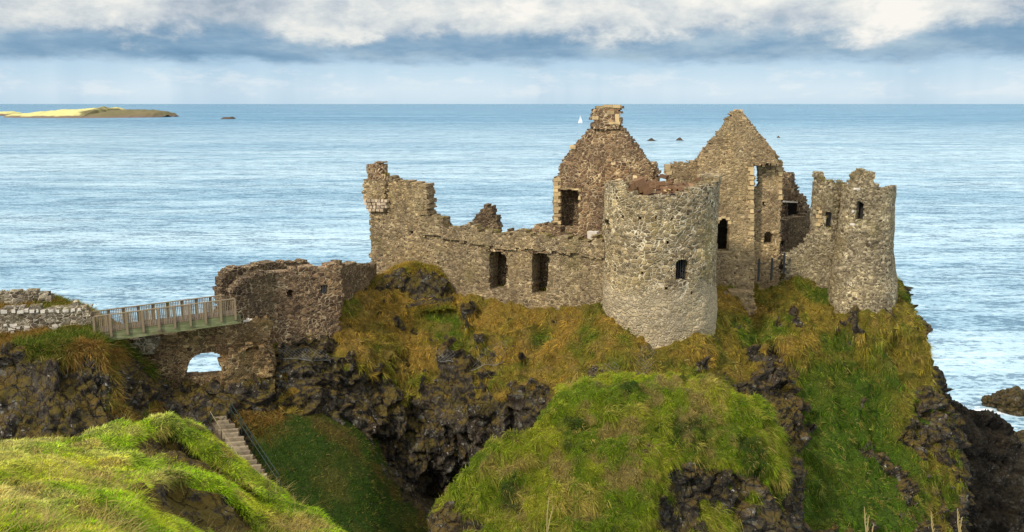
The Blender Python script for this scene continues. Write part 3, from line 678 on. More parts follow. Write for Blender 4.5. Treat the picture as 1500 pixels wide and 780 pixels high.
i2 = island('distant_islet', [(-30,169),(-10,165),(5,164.3),(14,163.2),(22,165.5),(28,169.0)], Yw(169.6), 120, '', None, 5); i2['kind'] = 'structure'
def searock(prof, Y, depth, label, seed):
    o = island('sea_rock', prof, Y, depth, label, 'r', seed); tag(o, label, 'rock'); return o
searock([(324,174.5),(327,172.4),(334,172.0),(341,171.4),(344,174)], Yw(174.6), 30, 'low dark rock in open sea right of the grassy island', 11)
searock([(948,206.6),(952,203.2),(955,202.5),(959,205.5),(962,206.6)], Yw(206.6), 7, 'small dark rock in the sea right of the tall chimney gable, left of two', 12)
searock([(990,206),(994,202.6),(996,201.3),(1000,205),(1002,206)], Yw(206), 6, 'small dark rock in the sea close to the left slope of the large gable', 13)
searock([(1138,202),(1140,198.8),(1143,202)], Yw(202), 4, 'tiny pointed dark rock in the sea just right of the large gable apex', 14)

def boulder(name, c, r, label, seed, squash=.75):
    n = 56; u = np.linspace(0, 2*np.pi, n*2, endpoint=False); v = np.linspace(0, np.pi, n)
    uu, vv = np.meshgrid(u, v); d = np.stack([np.cos(uu)*np.sin(vv), np.sin(uu)*np.sin(vv), np.cos(vv)], -1).reshape(-1, 3)
    f1, f2, cid = worley(d*1.9+seed, seed)
    rr = 1+.28*fbm(d*1.6+seed, 4, seed)+.22*(cid-.5)-.10*ss(f2-f1, .2, 0)+.06*fbm(d*8, 3, seed)
    V = d*rr[:, None]*np.array(r)*np.array([1, 1, squash])+np.array(c)
    m = n*2; q = np.array([[i*m+j, i*m+(j+1) % m, (i+1)*m+(j+1) % m, (i+1)*m+j] for i in range(n-1) for j in range(m)])[:, ::-1]
    at = np.zeros(len(V))
    return tag(mesh_np(name, V, q, M['terrain'], True, {'g': ('FLOAT', at), 'gcol': ('FLOAT_COLOR', np.zeros((len(V), 3))), 'moss': ('FLOAT', at+.55)}, loc=c), label, 'rock')
c = P(1459, 588, 133); boulder('sea_boulder', (c[0], 134, .6), (1.5, 1.5, 1.6), 'smaller brown rock standing in the water beside the big one at the right edge', 21)
c = P(1496, 596, 131); boulder('sea_boulder', (c[0], 132, .9), (3.6, 3.2, 3.6), 'big brown rock standing in the water at the right edge of the picture', 22)
c = P(1512, 640, 113); boulder('sea_boulder', (c[0]+1, 117, .4), (2.6, 2.2, 2.4), 'dark rock in the foam right of the shore rocks, cut by the picture edge', 23)

# yacht
YB = Yw(181.2); c = P(850, 180.3, YB); y0 = thing('sailboat', 'small white sailing yacht far out on the sea left of the chimney', 'sailboat', (c[0], YB, 0))
mb = MB(); X = c[0]
mb.v += [(X-5,YB,1.6),(X-3.5,(YB-1.4),1.4),(X+5.5,(YB-1.4),1.5),(X+5.5,(YB+1.4),1.5),(X-3.5,(YB+1.4),1.4),(X-4,(YB-.4),-.3),(X+5,(YB-.8),-.3),(X+5,(YB+.8),-.3)]
mb.f += [[0,1,2,2],[0,2,3,3],[0,3,4,4],[0,5,1,1],[1,5,6,2],[2,6,7,3],[3,7,4,4],[4,7,5,5],[0,4,5,5]]
mesh_np('hull', np.array(mb.v), np.array([f[:4] for f in mb.f]), M['hull'], False, parent=y0)
mb = MB(); mb.tube([(X-.6,YB,1.5),(X-.6,YB,20)], .15); mb.build('mast', M['hull'], y0)
def sail(name, pts):
    a, b, c3 = [np.array(p, float) for p in pts]; th = np.array([0, .06, 0]); V = []; n = 10
    for s in (0, 1):
        for i in range(n+1):
            for j in range(n+1):
                u = i/n; v = j/n*(1-u); q = a+(b-a)*v+(c3-a)*u; q = q+np.array([0, 1.2*math.sin(math.pi*u)*math.sin(math.pi*j/n), 0])+th*s
                V.append(q)
    k = (n+1)**2; f = [[s*k+i*(n+1)+j, s*k+(i+1)*(n+1)+j, s*k+(i+1)*(n+1)+j+1, s*k+i*(n+1)+j+1] for s in (0, 1) for i in range(n) for j in range(n)]
    mesh_np(name, np.array(V), np.array(f), M['sail'], True, parent=y0)
sail('mainsail', [(X-.4,YB,2.6),(X+5.2,(YB+.6),2.6),(X-.4,YB,19.6)]); sail('jib', [(X-.9,YB,2.2),(X-5.2,(YB+.2),2.0),(X-.9,YB,17)])

# ------------------------------------------------------------------ wall builder
def inside(poly, u, v):
    r = np.zeros(u.shape, bool); n = len(poly); j = n-1
    for i in range(n):
        xi, yi = poly[i]; xj, yj = poly[j]
        if yi != yj:
            c = ((yi > v) != (yj > v)) & (u < (xj-xi)*(v-yi)/(yj-yi)+xi); r ^= c
        j = i
    return r
class Planar:
    """vertical wall face through two points on the ground plan; d is measured outwards (towards the viewer)"""
    def __init__(s, A_, B_, lean=0):
        s.a = np.array(A_[:2], float); d = np.array(B_[:2], float)-s.a; s.L = np.linalg.norm(d); s.t = d/s.L
        s.n = np.array([s.t[1], -s.t[0]])
        if np.dot(s.n, -s.a) < 0: s.n = -s.n
    def m(s, u, z, d):
        return np.stack([s.a[0]+s.t[0]*u+s.n[0]*d, s.a[1]+s.t[1]*u+s.n[1]*d, z+0*u], -1)
    def inv(s, px, py):
        r = ray(px, py); k = np.dot(s.a, s.n)/(r[0]*s.n[0]+r[1]*s.n[1]); p = np.array([0, 0, CAMZ])+k*r
        return (np.dot(p[:2]-s.a, s.t), p[2])
class Round:
    """round tower face, u = arc length from the point nearest the camera; batter(z) widens the foot"""
    def __init__(s, cx, cy, R, batter=lambda z: 0*z, exp=2.0, turn=0.):
        s.c = np.array([cx, cy]); s.R = R; s.b = batter; s.ph0 = math.atan2(-cy, -cx); s.e = exp; s.turn = turn
    def k(s, a):      # 1 for a round plan, squarer as the exponent grows
        a = a+s.turn; return (np.abs(np.cos(a))**s.e+np.abs(np.sin(a))**s.e)**(-1/s.e)
    def m(s, u, z, d):
        a = s.ph0+u/s.R; r = (s.R+s.b(z))*s.k(u/s.R)+d
        return np.stack([s.c[0]+np.cos(a)*r, s.c[1]+np.sin(a)*r, z+0*u], -1)
    def inv(s, px, py):
        r = ray(px, py); R = s.R; z = 35.; a = 0.
        for _ in range(14):
            rr = (R+float(s.b(np.array([z]))[0]))*float(s.k(a))
            A_ = r[0]**2+r[1]**2; B_ = -2*(r[0]*s.c[0]+r[1]*s.c[1]); C_ = s.c@s.c-rr*rr
            disc = max(0, B_*B_-4*A_*C_); k = (-B_-math.sqrt(disc))/(2*A_); z = CAMZ+k*r[2]
            p = k*r; a = .5*a+.5*((math.atan2(p[1]-s.c[1], p[0]-s.c[0])-s.ph0+math.pi) % (2*math.pi)-math.pi)
        p = k*r; a = math.atan2(p[1]-s.c[1], p[0]-s.c[0])-s.ph0
        a = (a+math.pi) % (2*math.pi)-math.pi
        return (a*R, z)
def wall(name, S_, outline, holes=(), thick=1.0, mat='curtain', parent=None, cell=.12, seed=0, uz=False, relief=.04, rag=1.0, full=None, d0=0.0, bulge=.10, course=.26, stw=.42):
    poly = [(p if uz else S_.inv(*p)) for p in outline]
    poly = [(float(a), float(b)) for a, b in poly]
    hp = [[S_.inv(*p) for p in h] for h in holes]
    us = [p[0] for p in poly]; zs = [p[1] for p in poly]
    u0, u1, z0, z1 = min(us)-.3, max(us)+.3, min(zs)-.05, max(zs)+.3
    if full: u0, u1 = -full/2, full/2
    nu = int((u1-u0)/cell)+1; nz = int((z1-z0)/cell)+1
    ug = u0+np.arange(nu+1)*((u1-u0)/nu); zg = z0+np.arange(nz+1)*((z1-z0)/nz)
    uc = (ug[:-1]+ug[1:])/2; zc = (zg[:-1]+zg[1:])/2
    UC, ZC = np.meshgrid(uc, zc, indexing='ij')
    q3 = np.stack([UC.ravel()*.8, ZC.ravel()*.8, np.full(UC.size, seed*3.3)], -1)
    zw = ZC+.10*vnoise(q3, seed).reshape(ZC.shape)
    row = np.floor(zw/course); sh = _h(row.astype(np.int64), row.astype(np.int64)*0+seed, row.astype(np.int64)*0+3)
    colm = np.floor(UC/stw+sh*2); ri = row.astype(np.int64); ci = colm.astype(np.int64)
    ju = _h(ri, ci, ri*0+seed+1)-.5; jz = _h(ri, ci, ri*0+seed+2)-.5
    cu = (colm-sh*2+.5)*stw+ju*.35*rag; cz = (row+.5)*course+jz*.35*rag
    dn = .16*rag*vnoise(np.stack([UC.ravel()*.9, ZC.ravel()*.9, np.full(UC.size, 7.+seed)], -1), seed+4).reshape(UC.shape)
    inn = inside(poly, cu+dn, cz+dn)
    core = inside(poly, UC, ZC)
    inn = np.where(core & ~inn, _h(ri, ci, ri*0+seed+9) < .12, inn)
    inn |= False
    for h in hp:
        hu = UC+.06*(_h(ri, ci, ri*0+seed+6)-.5)*2*rag; hz = ZC+.04*(_h(ri, ci, ri*0+seed+7)-.5)*rag
        inn &= ~inside(h, hu, hz)
    nuv, nzv = nu+1, nz+1
    UG, ZG = np.meshgrid(ug, zg, indexing='ij'); f = np.stack([UG.ravel(), ZG.ravel(), np.zeros(UG.size)+seed], -1)
    ja = .33*cell*vnoise(f*np.array([1/cell*.9, 1/cell*.9, 1]), seed+8).reshape(UG.shape); jb = .33*cell*vnoise(f*np.array([1/cell*.9, 1/cell*.9, 1])+5.5, seed+9).reshape(UG.shape)
    if full: ja[0] = ja[-1] = 0
    hs = _h(ri, ci, ri*0+seed+11)
    hv = np.zeros((nuv, nzv)); cn = np.zeros((nuv, nzv))
    for a in (0, 1):
        for b in (0, 1):
            hv[a:a+nu, b:b+nz] += hs; cn[a:a+nu, b:b+nz] += 1
    hv = hv/cn-.5
    big = fbm(f*np.array([.35, .35, 1]), 3, seed+14).reshape(UG.shape)
    dF = d0+hv*relief*2+big*bulge
    if full: dF[-1] = dF[0]
    VF = S_.m(UG+ja, ZG+jb, dF); VB = S_.m(UG+ja, ZG+jb, -thick+d0+0*UG-big*bulge)
    V = np.concatenate([VF.reshape(-1, 3), VB.reshape(-1, 3)]); nb = nuv*nzv
    id_ = np.arange(nb).reshape(nuv, nzv)
    Q = []
    A0, A1, A2, A3 = id_[:-1, :-1][inn], id_[1:, :-1][inn], id_[1:, 1:][inn], id_[:-1, 1:][inn]
    Q.append(np.stack([A0, A1, A2, A3], -1)); Q.append(np.stack([A0, A3, A2, A1], -1)+nb)
    pad = np.pad(inn, 1)
    if full: pad[0, 1:-1] = inn[-1]; pad[-1, 1:-1] = inn[0]
    c = pad[1:-1, 1:-1]
    for nbm, (p, q) in ((pad[:-2, 1:-1], ((0,0),(0,1))), (pad[2:, 1:-1], ((1,1),(1,0))), (pad[1:-1, :-2], ((1,0),(0,0))), (pad[1:-1, 2:], ((0,1),(1,1)))):
        e = c & ~nbm; I, J = np.nonzero(e)
        a = id_[I+p[0], J+p[1]]; b = id_[I+q[0], J+q[1]]
        Q.append(np.stack([a, b, b+nb, a+nb], -1))
    Q = np.concatenate(Q)
    used = np.zeros(len(V), bool); used[Q.ravel()] = True; re = np.cumsum(used)-1
    o = mesh_np(name, V[used], re[Q], M[mat], False, None, parent)
    o['_tops'] = 0
    # top cells, for moss
    I, J = np.nonzero(c & ~pad[1:-1, 2:])
    S_.tops = S_.m(uc[I], zg[J+1], np.full(len(I), -thick*.4+d0)) if len(I) else np.zeros((0, 3))
    return o
SING = {'corbel': 'corbel_stone', 'chimney_coping': 'coping_stone', 'quoins': 'quoin', 'side_quoins': 'quoin', 'link_quoins': 'quoin', 'window_arch': 'arch_stone', 'pale_stones': 'pale_stone', 'white_stones': 'pale_stone', 'whitish_stones': 'pale_stone', 'coping': 'coping_stone', 'lintel': 'lintel'}
def blocks(name, S_, specs, mat, parent, proud=.05, deep=.3, seed=0):
    """irregular dressed stones set in the wall face: (px, py, width, height)"""
    r = random.Random(seed)
    for px, py, w_, h_ in specs:
        mb = MB(); u, z = S_.inv(px, py); w2, h2 = w_/2, h_/2; c = []
        for d in (-deep, proud):
            for du, dz in ((-w2, -h2), (w2, -h2), (w2, h2), (-w2, h2)):
                c.append(S_.m(np.array(u+du+r.uniform(-.04, .04)), np.array(z+dz+r.uniform(-.03, .03)), d+(r.uniform(-.03, .03) if d > 0 else 0)))
        mb.hexa(c); mb.build(SING.get(name, name), M[mat], parent)
def base_of(S_, px, py): 
    u, z = S_.inv(px, py); return tuple(S_.m(np.array(u), np.array(z), 0.))

# blades ------------------------------------------------------------
def blades(name, roots, dirs, length, width, cols, seg=2, parent=None, label=None, cat=None, stuff=True, bend=None, droop=.35):
    n = len(roots); L_ = length[:, None]
    side = np.cross(dirs, RNG.normal(size=(n, 3))); side /= np.linalg.norm(side, axis=1, keepdims=True)+1e-9
    # make them face the light a bit: blades are thin strips with random facing
    bend = np.zeros((n, 3)) if bend is None else bend
    down = np.array([0, 0, -1.])
    w0 = side*width[:, None]/2
    p0 = roots; p1 = roots+dirs*L_*.5+bend*L_*.12+down*L_*droop*.12; p2 = roots+dirs*L_*.92+bend*L_*.5+down*L_*droop*.5
    if seg == 2:
        V = np.stack([p0-w0, p0+w0, p1-w0*.8, p1+w0*.8, p2], 1).reshape(-1, 3); k = 5
        T = np.array([[0,1,3],[0,3,2],[2,3,4]])
    else:
        V = np.stack([p0-w0, p0+w0, p2], 1).reshape(-1, 3); k = 3; T = np.array([[0,1,2]])
    Fc = (np.arange(n)*k)[:, None, None]+T[None]
    cc = np.repeat(cols, k, axis=0).reshape(n, k, 3).copy()
    cc[:, -1] *= 1.1
    loc = None if parent is not None else tuple(roots.mean(0))
    o = mesh_np(name, V, Fc.reshape(-1, 3), M['blade'], False, {'col': ('FLOAT_COLOR', np.clip(cc.reshape(-1, 3), 0, 1))}, parent, loc)
    if stuff: o['kind'] = 'stuff'
    if label: o['label'] = label; o['category'] = cat
    return o
WIND = np.array([.8, .1, .0])
def scatter(L, n, gmin=.5, weight=None, front=True):
    V = L.V; g = (L.g[:-1, :-1]+L.g[1:, 1:])/2
    e1 = V[1:, :-1]-V[:-1, :-1]; e2 = V[:-1, 1:]-V[:-1, :-1]
    ar = np.linalg.norm(np.cross(e1, e2), axis=2)
    cen = V[:-1, :-1]; N_ = L.N[:-1, :-1]
    toc = np.array([0, 0, CAMZ])-cen; dist = np.linalg.norm(toc, axis=2); cosv = (N_*toc).sum(2)/dist
    yc = cen[..., 1]*CT-(cen[..., 2]-CAMZ)*ST; zc = cen[..., 1]*ST+(cen[..., 2]-CAMZ)*CT
    vis = (yc > 1)&(np.abs(cen[..., 0]) < yc*.68)&(zc > -yc*.40)
    wgt = ar*(g > gmin)*vis
    if front: wgt *= (cosv > -.25)
    wgt = wgt*np.clip(.25+cosv, .25, 1)
    if weight is not None: wgt = wgt*weight(cen, dist)
    cdf = np.cumsum(wgt.ravel()); r = np.searchsorted(cdf, RNG.random(n)*cdf[-1]); r = np.clip(r, 0, wgt.size-1)
    i, j = np.unravel_index(r, wgt.shape); a, b = RNG.random(n)[:, None], RNG.random(n)[:, None]
    p = V[i, j]*(1-a)*(1-b)+V[i+1, j]*a*(1-b)+V[i, j+1]*(1-a)*b+V[i+1, j+1]*a*b
    return p, L.N[i, j]
def field(name, L, ntuft, per, ln, wd, pal, spread=.14, lean=.5, wind=.25, seg=2, bright=1.0, dryness=0.0, weight=None, droop=.35, gmin=.5, up=.55, tv=.5, jit=.16):
    p, n = scatter(L, ntuft, gmin, weight)
    T = len(p); tl = ln*(.6+.8*RNG.random(T)); ts = .7+.5*RNG.random(T)
    tc_ = pal(p, n)*(1-tv*.5+tv*RNG.random(T))[:, None]
    hue = RNG.random(T)[:, None]; tc_ = np.where(hue < .16, tc_*.5+A(.40,.27,.08)*.5, np.where(hue > .86, tc_*.5+A(.09,.17,.012)*.5, tc_))
    p = np.repeat(p, per, 0); n = np.repeat(n, per, 0); tl = np.repeat(tl, per); tc_ = np.repeat(tc_, per, 0)
    m = len(p); off = RNG.normal(size=(m, 3)); off -= (off*n).sum(1, keepdims=True)*n
    root = p+off*spread*.6-n*.06
    g = np.array([0, 0, -1.]); dh = g-(n@g)[:, None]*n          # downhill
    steep = np.clip(1-n[:, 2], 0, 1)[:, None]
    d = n*(1-up)+np.array([0, 0, 1.])*up+off*.45+dh*lean*steep*1.6+WIND*wind+RNG.normal(size=(m, 3))*jit
    d /= np.linalg.norm(d, axis=1, keepdims=True)
    length = tl*(.55+.7*RNG.random(m)); width = wd*(.6+.8*RNG.random(m))
    c = tc_*(.7+.6*RNG.random(m))[:, None]*bright
    dry = (RNG.random(m) < dryness)[:, None]; c = np.where(dry, A(.46,.36,.14)*(.7+.5*RNG.random(m))[:, None], c)
    return blades(name, root, d, length, width, c, seg, bend=dh*steep*.9+WIND*wind, droop=droop)

def zup(S_, px, z): return (S_.inv(px, 400)[0], z)
def moss(S_, name, parent, n, pal, ln=.28, thr=.1, seed=0, keep=None):
    tp = S_.tops
    if keep is not None: tp = tp[keep(tp)]
    k = fbm(tp*.6, 3, seed+90) > thr; tp = tp[k]
    if len(tp) == 0: return
    i = RNG.integers(0, len(tp), n); r = tp[i]+RNG.normal(size=(n, 3))*np.array([.10, .16, .02])
    d = RNG.normal(size=(n, 3))*.5+np.array([.1, 0, 1.]); d /= np.linalg.norm(d, axis=1, keepdims=True)
    c = mixc(A(.20,.20,.03), A(.36,.26,.08), RNG.random(n))*(.6+.5*RNG.random(n))[:, None]
    blades(name, r-np.array([0, 0, .08]), d, ln*(.5+.8*RNG.random(n)), np.full(n, .05), c, 1, parent=parent)

# ------------------------------------------------------------------ left tower + curtain wall
SC = Planar(P(545, 400, 79.5), P(628, 400, 77.8))
tt = thing('ruined_tower', 'tall broken grey tower stump with pale corbelled corner at the curtain wall end', 'tower', base_of(SC, 585, 405))
wall('wall', SC, [(541,306),(540,266),(572,258),(580,266),(598,265),(614,269),(625,272),(627,295),(629,314),(640,318),(640,460),(546,460)], [[(602,339),(606,339),(606,343),(602,343)]], 1.6, 'curtain', tt, seed=1, rag=.4, course=.18, stw=.28)
wall('corner_turret', SC, [(533,266),(540,264),(564,261),(566,278),(564,296),(560,303),(552,310),(543,309),(538,301),(534,293)], (), 1.7, 'curtain', tt, seed=2, d0=.2, rag=.3, course=.18, stw=.28)
wall('chimney_stump', SC, [(539,240),(545,238),(563,242),(565,266),(573,266),(560,272),(539,270)], (), 1.0, 'brown', tt, seed=3, d0=.1)
sp = []
for k, (y, x0, x1) in enumerate([(294,533.5,568),(298.5,535.5,567),(303,538,566),(307.5,540,560)]):
    x = x0+1
    while x < x1:
        wpx = random.uniform(3.5, 7); sp.append((x+wpx/2, y+random.uniform(-.3,.3), wpx*.060, .235)); x += wpx+.6
blocks('corbel', SC, sp, 'brick', tt, .38, .5, 3)
moss(SC, 'moss', tt, 300, None)

SW = Planar(P(622, 400, 78), P(890, 400, 69.6))
cw = thing('curtain_wall', 'long rubble curtain wall with two doorway gaps between stump tower and round tower', 'castle wall', base_of(SW, 750, 420))
gaps = [[(717,372),(720,367),(733,368),(741,377),(744,390),(743,408),(738,424),(716,424)], [(779,376),(783,371),(800,371),(805,379),(804,398),(803,410),(798,432),(779,430)]]
wall('wall', SW, [(620,340),(700,345),(760,352),(895,366),(895,520),(620,520)], gaps+[[(640,384),(643,384),(643,388),(640,388)],[(870,341),(879,341),(879,345),(870,345)]], 1.5, 'curtain', cw, seed=4)
wall('parapet', SW, [(620,312),(646,321),(657,336),(673,331),(680,334),(692,331),(705,336),(729,340),(764,340),(780,344),(792,343),(822,349),(858,352),(884,352),(884,379),(800,368),(716,361),(670,353),(622,347)], (), 1.2, 'curtain', cw, seed=5, d0=.26, rag=1.2)
moss(SW, 'moss', cw, 1500, None, thr=-.05)
SWb = Planar(P(622, 400, 80.2), P(890, 400, 71.8))
wall('gap_backing', SWb, [(700,352),(840,360),(840,470),(700,460)], (), .5, 'dark', cw, seed=6)  # backing leaf added so the doorway gaps look dark
blocks('lintel', SW, [(721,366.5,.9,.22),(733,366,.8,.25),(740,371,.5,.22),(782,369.5,.8,.2),(795,369,.9,.22)], 'brown', cw, .14, .4, 5)

# low fragment behind the wall
S1 = Planar(P(685, 340, 86), P(735, 340, 85))
t1 = thing('ruin_fragment', 'small isolated stump of brown masonry rising behind the curtain wall', 'ruin', base_of(S1, 710, 360))
wall('wall', S1, [(692,322),(700,315),(704,306),(709,301),(716,302),(722,310),(722,318),(730,321),(730,400),(692,400)], (), 1.3, 'dark', t1, seed=7, rag=1.1, cell=.12)
S2 = Planar(P(775, 345, 80), P(885, 345, 76.5))
t2 = thing('low_ruin_wall', 'low mossy wall behind the parapet at the foot of the tall chimney gable', 'ruin', base_of(S2, 830, 352))
wall('wall', S2, [(778,334),(790,331),(818,334),(819,343),(845,345),(880,348),(880,400),(778,400)], (), 1.0, 'brown', t2, seed=8)
moss(S2, 'moss', t2, 500, None, thr=-.2)
blocks('coping', S2, [(868,346,.9,.8)], 'stone_pale', t2, .1, .5, 8)

# ------------------------------------------------------------------ gable with chimney
SG = Planar(P(811, 335, 84.5), P(965, 335, 82))
tg = thing('chimney_gable', 'tall brown stone gable with a square chimney on its peak and a tall dark window', 'ruined gable', base_of(SG, 885, 350))
win = [[(821,277),(848,279),(848,330),(845,334),(819,334)]]
wall('wall', SG, [(811,259),(818,259),(818,245),(826,232),(839,214),(853,199),(868,184),(910,184),(922,197),(938,218),(951,240),(957,247),(957,430),(811,430)], win, 1.1, 'brown', tg, seed=9, cell=.11, rag=.55, course=.11, stw=.13)
wall('chimney', SG, [(868,161),(872,156),(909,155),(909,162),(908,185),(912,190),(866,190)], (), 1.5, 'brown', tg, seed=10, d0=.2, rag=.5)
blocks('chimney_coping', SG, [(880,157.5,.75,.25),(891,155.5,.9,.22),(903,156,.8,.25),(873,173,.6,.35),(895,165,.7,.35),(901,180.5,1.0,.3),(905,173,.4,.7)], 'sandstone', tg, .27, .4, 9)
wall('end_pier', SG, [(949,242),(963,243),(965,250),(964,430),(949,430)], (), 2.4, 'brown', tg, seed=11, d0=-.3)
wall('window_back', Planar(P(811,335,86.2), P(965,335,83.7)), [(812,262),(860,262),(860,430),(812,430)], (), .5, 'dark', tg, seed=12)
sp = []
y = 262; k = 0
while y < 345:
    sp.append((814.5 if k % 2 else 816, y+1.7, .46 if k % 2 else .68, .30)); y += 5.2; k += 1
for y_ in (279, 290, 301): sp.append((849, y_, .2, .3))
sp += [(839,216,.55,.35),(826,277,.7,.13),(835,276.5,.8,.13),(843,277.5,.7,.13)]
blocks('quoins', SG, sp, 'sandstone', tg, .09, .5, 10)

# ------------------------------------------------------------------ round tower
def bat(z): z = np.asarray(z, float); return .035*np.clip(34.5-z, 0, 9)+.0
tc0 = P(965, 400, 70.2); ST_ = Round(tc0[0], 70.2, 4.53, bat)
tr = thing('round_tower', 'big pale round tower with one small arched barred window and broken open top', 'tower', (tc0[0], 70.2, 28.8))
circ = 2*math.pi*4.53
hu = circ/2
def U(px, py): return ST_.inv(px, py)
def at_u(u, z): return (u, z)
top = [(887,272),(896,269),(907,268),(918,274),(925,283),(932,287),(946,288),(960,288),(972,284),(985,282),(1000,282),(1015,279),(1030,274),(1038,270),(1043,272)]
tp = [U(*p) for p in top]
ztl = tp[0][1]; ztr = tp[-1][1]
poly = [(-hu-1, 26.5), (-hu-1, 40.0), (-hu*.8, 40.7), (-hu*.62, 40.2), (tp[0][0]-.6, ztl)]+tp+[(tp[-1][0]+.5, 41.3), (hu*.62, 41.4), (hu*.7, 40.2), (hu*.86, 40.0), (hu+1, 40.0), (hu+1, 26.5)]
hw = [[(989,411),(989,386),(991,381),(996,378),(1002,378),(1007,381),(1009,386),(1009,411)], [(883.3,322),(892,321),(894,344),(884,345)]]
for hx, hy in ((912,318),(936,320),(961,319),(985,321),(1022,320),(979,356),(976,423),(940,400),(1014,430)): hw.append([(hx-1.6,hy-2.2),(hx+1.6,hy-2.2),(hx+1.6,hy+2.2),(hx-1.6,hy+2.2)])
hwz = [[ST_.inv(*p) for p in h] for h in hw]
class _R(Round): pass
def roundwall(S_, poly, holes_px, **k):
    return wall(k.pop('name', 'wall'), S_, poly, holes_px, uz=True, **k)
roundwall(ST_, poly, hw, thick=1.0, mat='tower', parent=tr, cell=.11, seed=13, full=circ, relief=.04, bulge=.26, rag=.9, course=.30, stw=.46)
# rubble heaped inside the broken top, and a near-black sheet painting shade behind the openings
def disc(name, c, R, z, amp, mat, parent, seed, tilt=0):
    n = 60; r = np.linspace(0, R, n//2); a = np.linspace(0, 2*np.pi, n*2, endpoint=False); rr, aa = np.meshgrid(r, a, indexing='ij')
    p = np.stack([c[0]+rr*np.cos(aa), c[1]+rr*np.sin(aa), np.full(rr.shape, float(z))], -1).reshape(-1, 3)
    f1, f2, cid = worley(p*1.6, seed)
    p[:, 2] += amp*(fbm(p/1.8, 4, seed)+.35*(cid-.5)-.3*ss(f2-f1, .2, 0))+tilt*(p[:, 1]-c[1])+.0
    m = n*2; k = n//2
    q = np.array([[i*m+j, (i+1)*m+j, (i+1)*m+(j+1) % m, i*m+(j+1) % m] for i in range(k-1) for j in range(m)])
    return mesh_np(name, p, q, M[mat], False, None, parent)
M['rubble'] = stone_mat('reddish_rubble', (.12,.06,.035), (.28,.17,.09), 1.2)
disc('rubble_fill', (tc0[0], 70.2), 3.7, 40.35, .55, 'rubble', tr, 41, .07)
rr_ = random.Random(4)
for _ in range(45):
    mb = MB()
    a = rr_.uniform(0, 6.28); q = rr_.uniform(0, 3.9)**1; x, y = tc0[0]+q*math.cos(a), 70.2+q*math.sin(a); z = 40.4+.07*(y-70.2)+rr_.uniform(-.1, .5)
    s_ = rr_.uniform(.12, .38); b = np.array([x, y, z]); dv = np.array([rr_.uniform(-1,1), rr_.uniform(-1,1), rr_.uniform(-.4,.4)]); dv /= np.linalg.norm(dv)
    mb.bar(b-dv*s_, b+dv*s_, s_*1.2, s_*.9); mb.build('loose_stone', M['rubble' if _ % 3 else 'sandstone'], tr)
for px, py in ((930,272),(936,268),(942,276),(948,280),(925,279)):
    mb = MB(); b = P(px, py, 67.5); mb.bar(b-np.array([.4,.1,.1]), b+np.array([.35,.1,.15]), .6, .5); mb.build('loose_stone', M['rubble'], tr)
SI = Round(tc0[0], 70.2, 3.4)
wall('shade_lining', SI, [(-10, 27), (-10, 39.9), (10, 39.9), (10, 27)], (), thick=.3, mat='void', parent=tr, cell=.5, seed=14, uz=True, relief=.02)
mb = MB()
for k in range(5):
    x = 991.5+k*3.7; u, z0_ = U(x, 411); _, z1_ = U(x, 380); mb.bar(ST_.m(np.array(u), np.array(z0_), -.35), ST_.m(np.array(u), np.array(z1_), -.35), .05, .05)
mb.build('window_bars', M['iron'], tr)
sp = []
for k in range(11):
    a = math.pi*(k+.5)/11; sp.append((999-11.5*math.cos(a), 386.5-8.5*math.sin(a), .13, .42))
for k, (x, y, w_, h_) in enumerate(sp):
    mb = MB()
    a = math.pi*(k+.5)/11; p0 = U(999-9.6*math.cos(a), 387-7*math.sin(a)); p1 = U(999-14*math.cos(a), 386-12.5*math.sin(a))
    q0 = ST_.m(np.array(p0[0]), np.array(p0[1]), -.02); q1 = ST_.m(np.array(p1[0]), np.array(p1[1]), -.02); mb.bar(q0, q1, .15, .26, up=(0, -1, 0.01)); mb.build('arch_stone', M['gate'], tr)

# ------------------------------------------------------------------ great gable house
S3 = Planar(P(975, 400, 80.5), P(1148, 400, 79.5))
S3f = Planar(P(1035, 400, 79.0), P(1104, 400, 78.7))
t3 = thing('great_gable', 'largest stone gable with pointed peak and buff corner stones behind the round tower', 'ruined gable', base_of(S3, 1080, 405))
back_o = [(975,262),(975,244),(990,238),(1004,237),(1019,235),(1033,218),(1046,202),(1060,184),(1068,170),(1075,163),(1088,163),(1092,170),(1108,187),(1122,204),(1137,224),(1138,232),(1146,241),(1146,262),(1144,300),(1142,340),(1140,440),(975,440)]
slot = [(1104.5,243),(1111.5,243),(1111.5,275),(1104.5,275)]
slotd = [(1111.5,262),(1113.5,262),(1113.5,275),(1111.5,275)]
wall('rear_wall', S3, back_o, [slot, [(1049,372),(1049,316),(1070,316),(1070,372)], [(1117,295),(1121,295),(1121,303),(1117,303)], [(1119,357),(1119,346),(1122,340),(1127,339),(1131,343),(1132,350),(1130,358)]], 1.0, 'gable', t3, seed=15, cell=.11, rag=.55, course=.11, stw=.13)
fo = [(1022,233),(1033,219),(1046,203),(1060,185),(1068,172),(1076,164.5),(1087,164.5),(1092,171),(1107,188),(1121,205),(1135,224),(1137,233),(1143,241),(1104.3,242),(1104.3,300),(1104.5,470),(1104.5,520),(1022,520)]
arch = [(1051,368),(1050.5,331),(1054,323),(1060,320),(1066,323),(1068,331),(1068,368)]
wall('front_wall', S3f, fo, [arch], 1.2, 'gable', t3, seed=16, cell=.11, rag=.5, course=.11, stw=.13)
wall('window_back', Planar(P(1035,400,83.0), P(1104,400,82.6)), [(1036,300),(1086,300),(1086,390),(1036,390)], (), .3, 'void', t3, seed=17)  # black plate added to paint the arched window's inner shade
wall('window_back', Planar(P(1104,400,82.2), P(1148,400,81.6)), [(1106,284),(1140,284),(1140,440),(1106,440)], (), .3, 'dark', t3, seed=17)
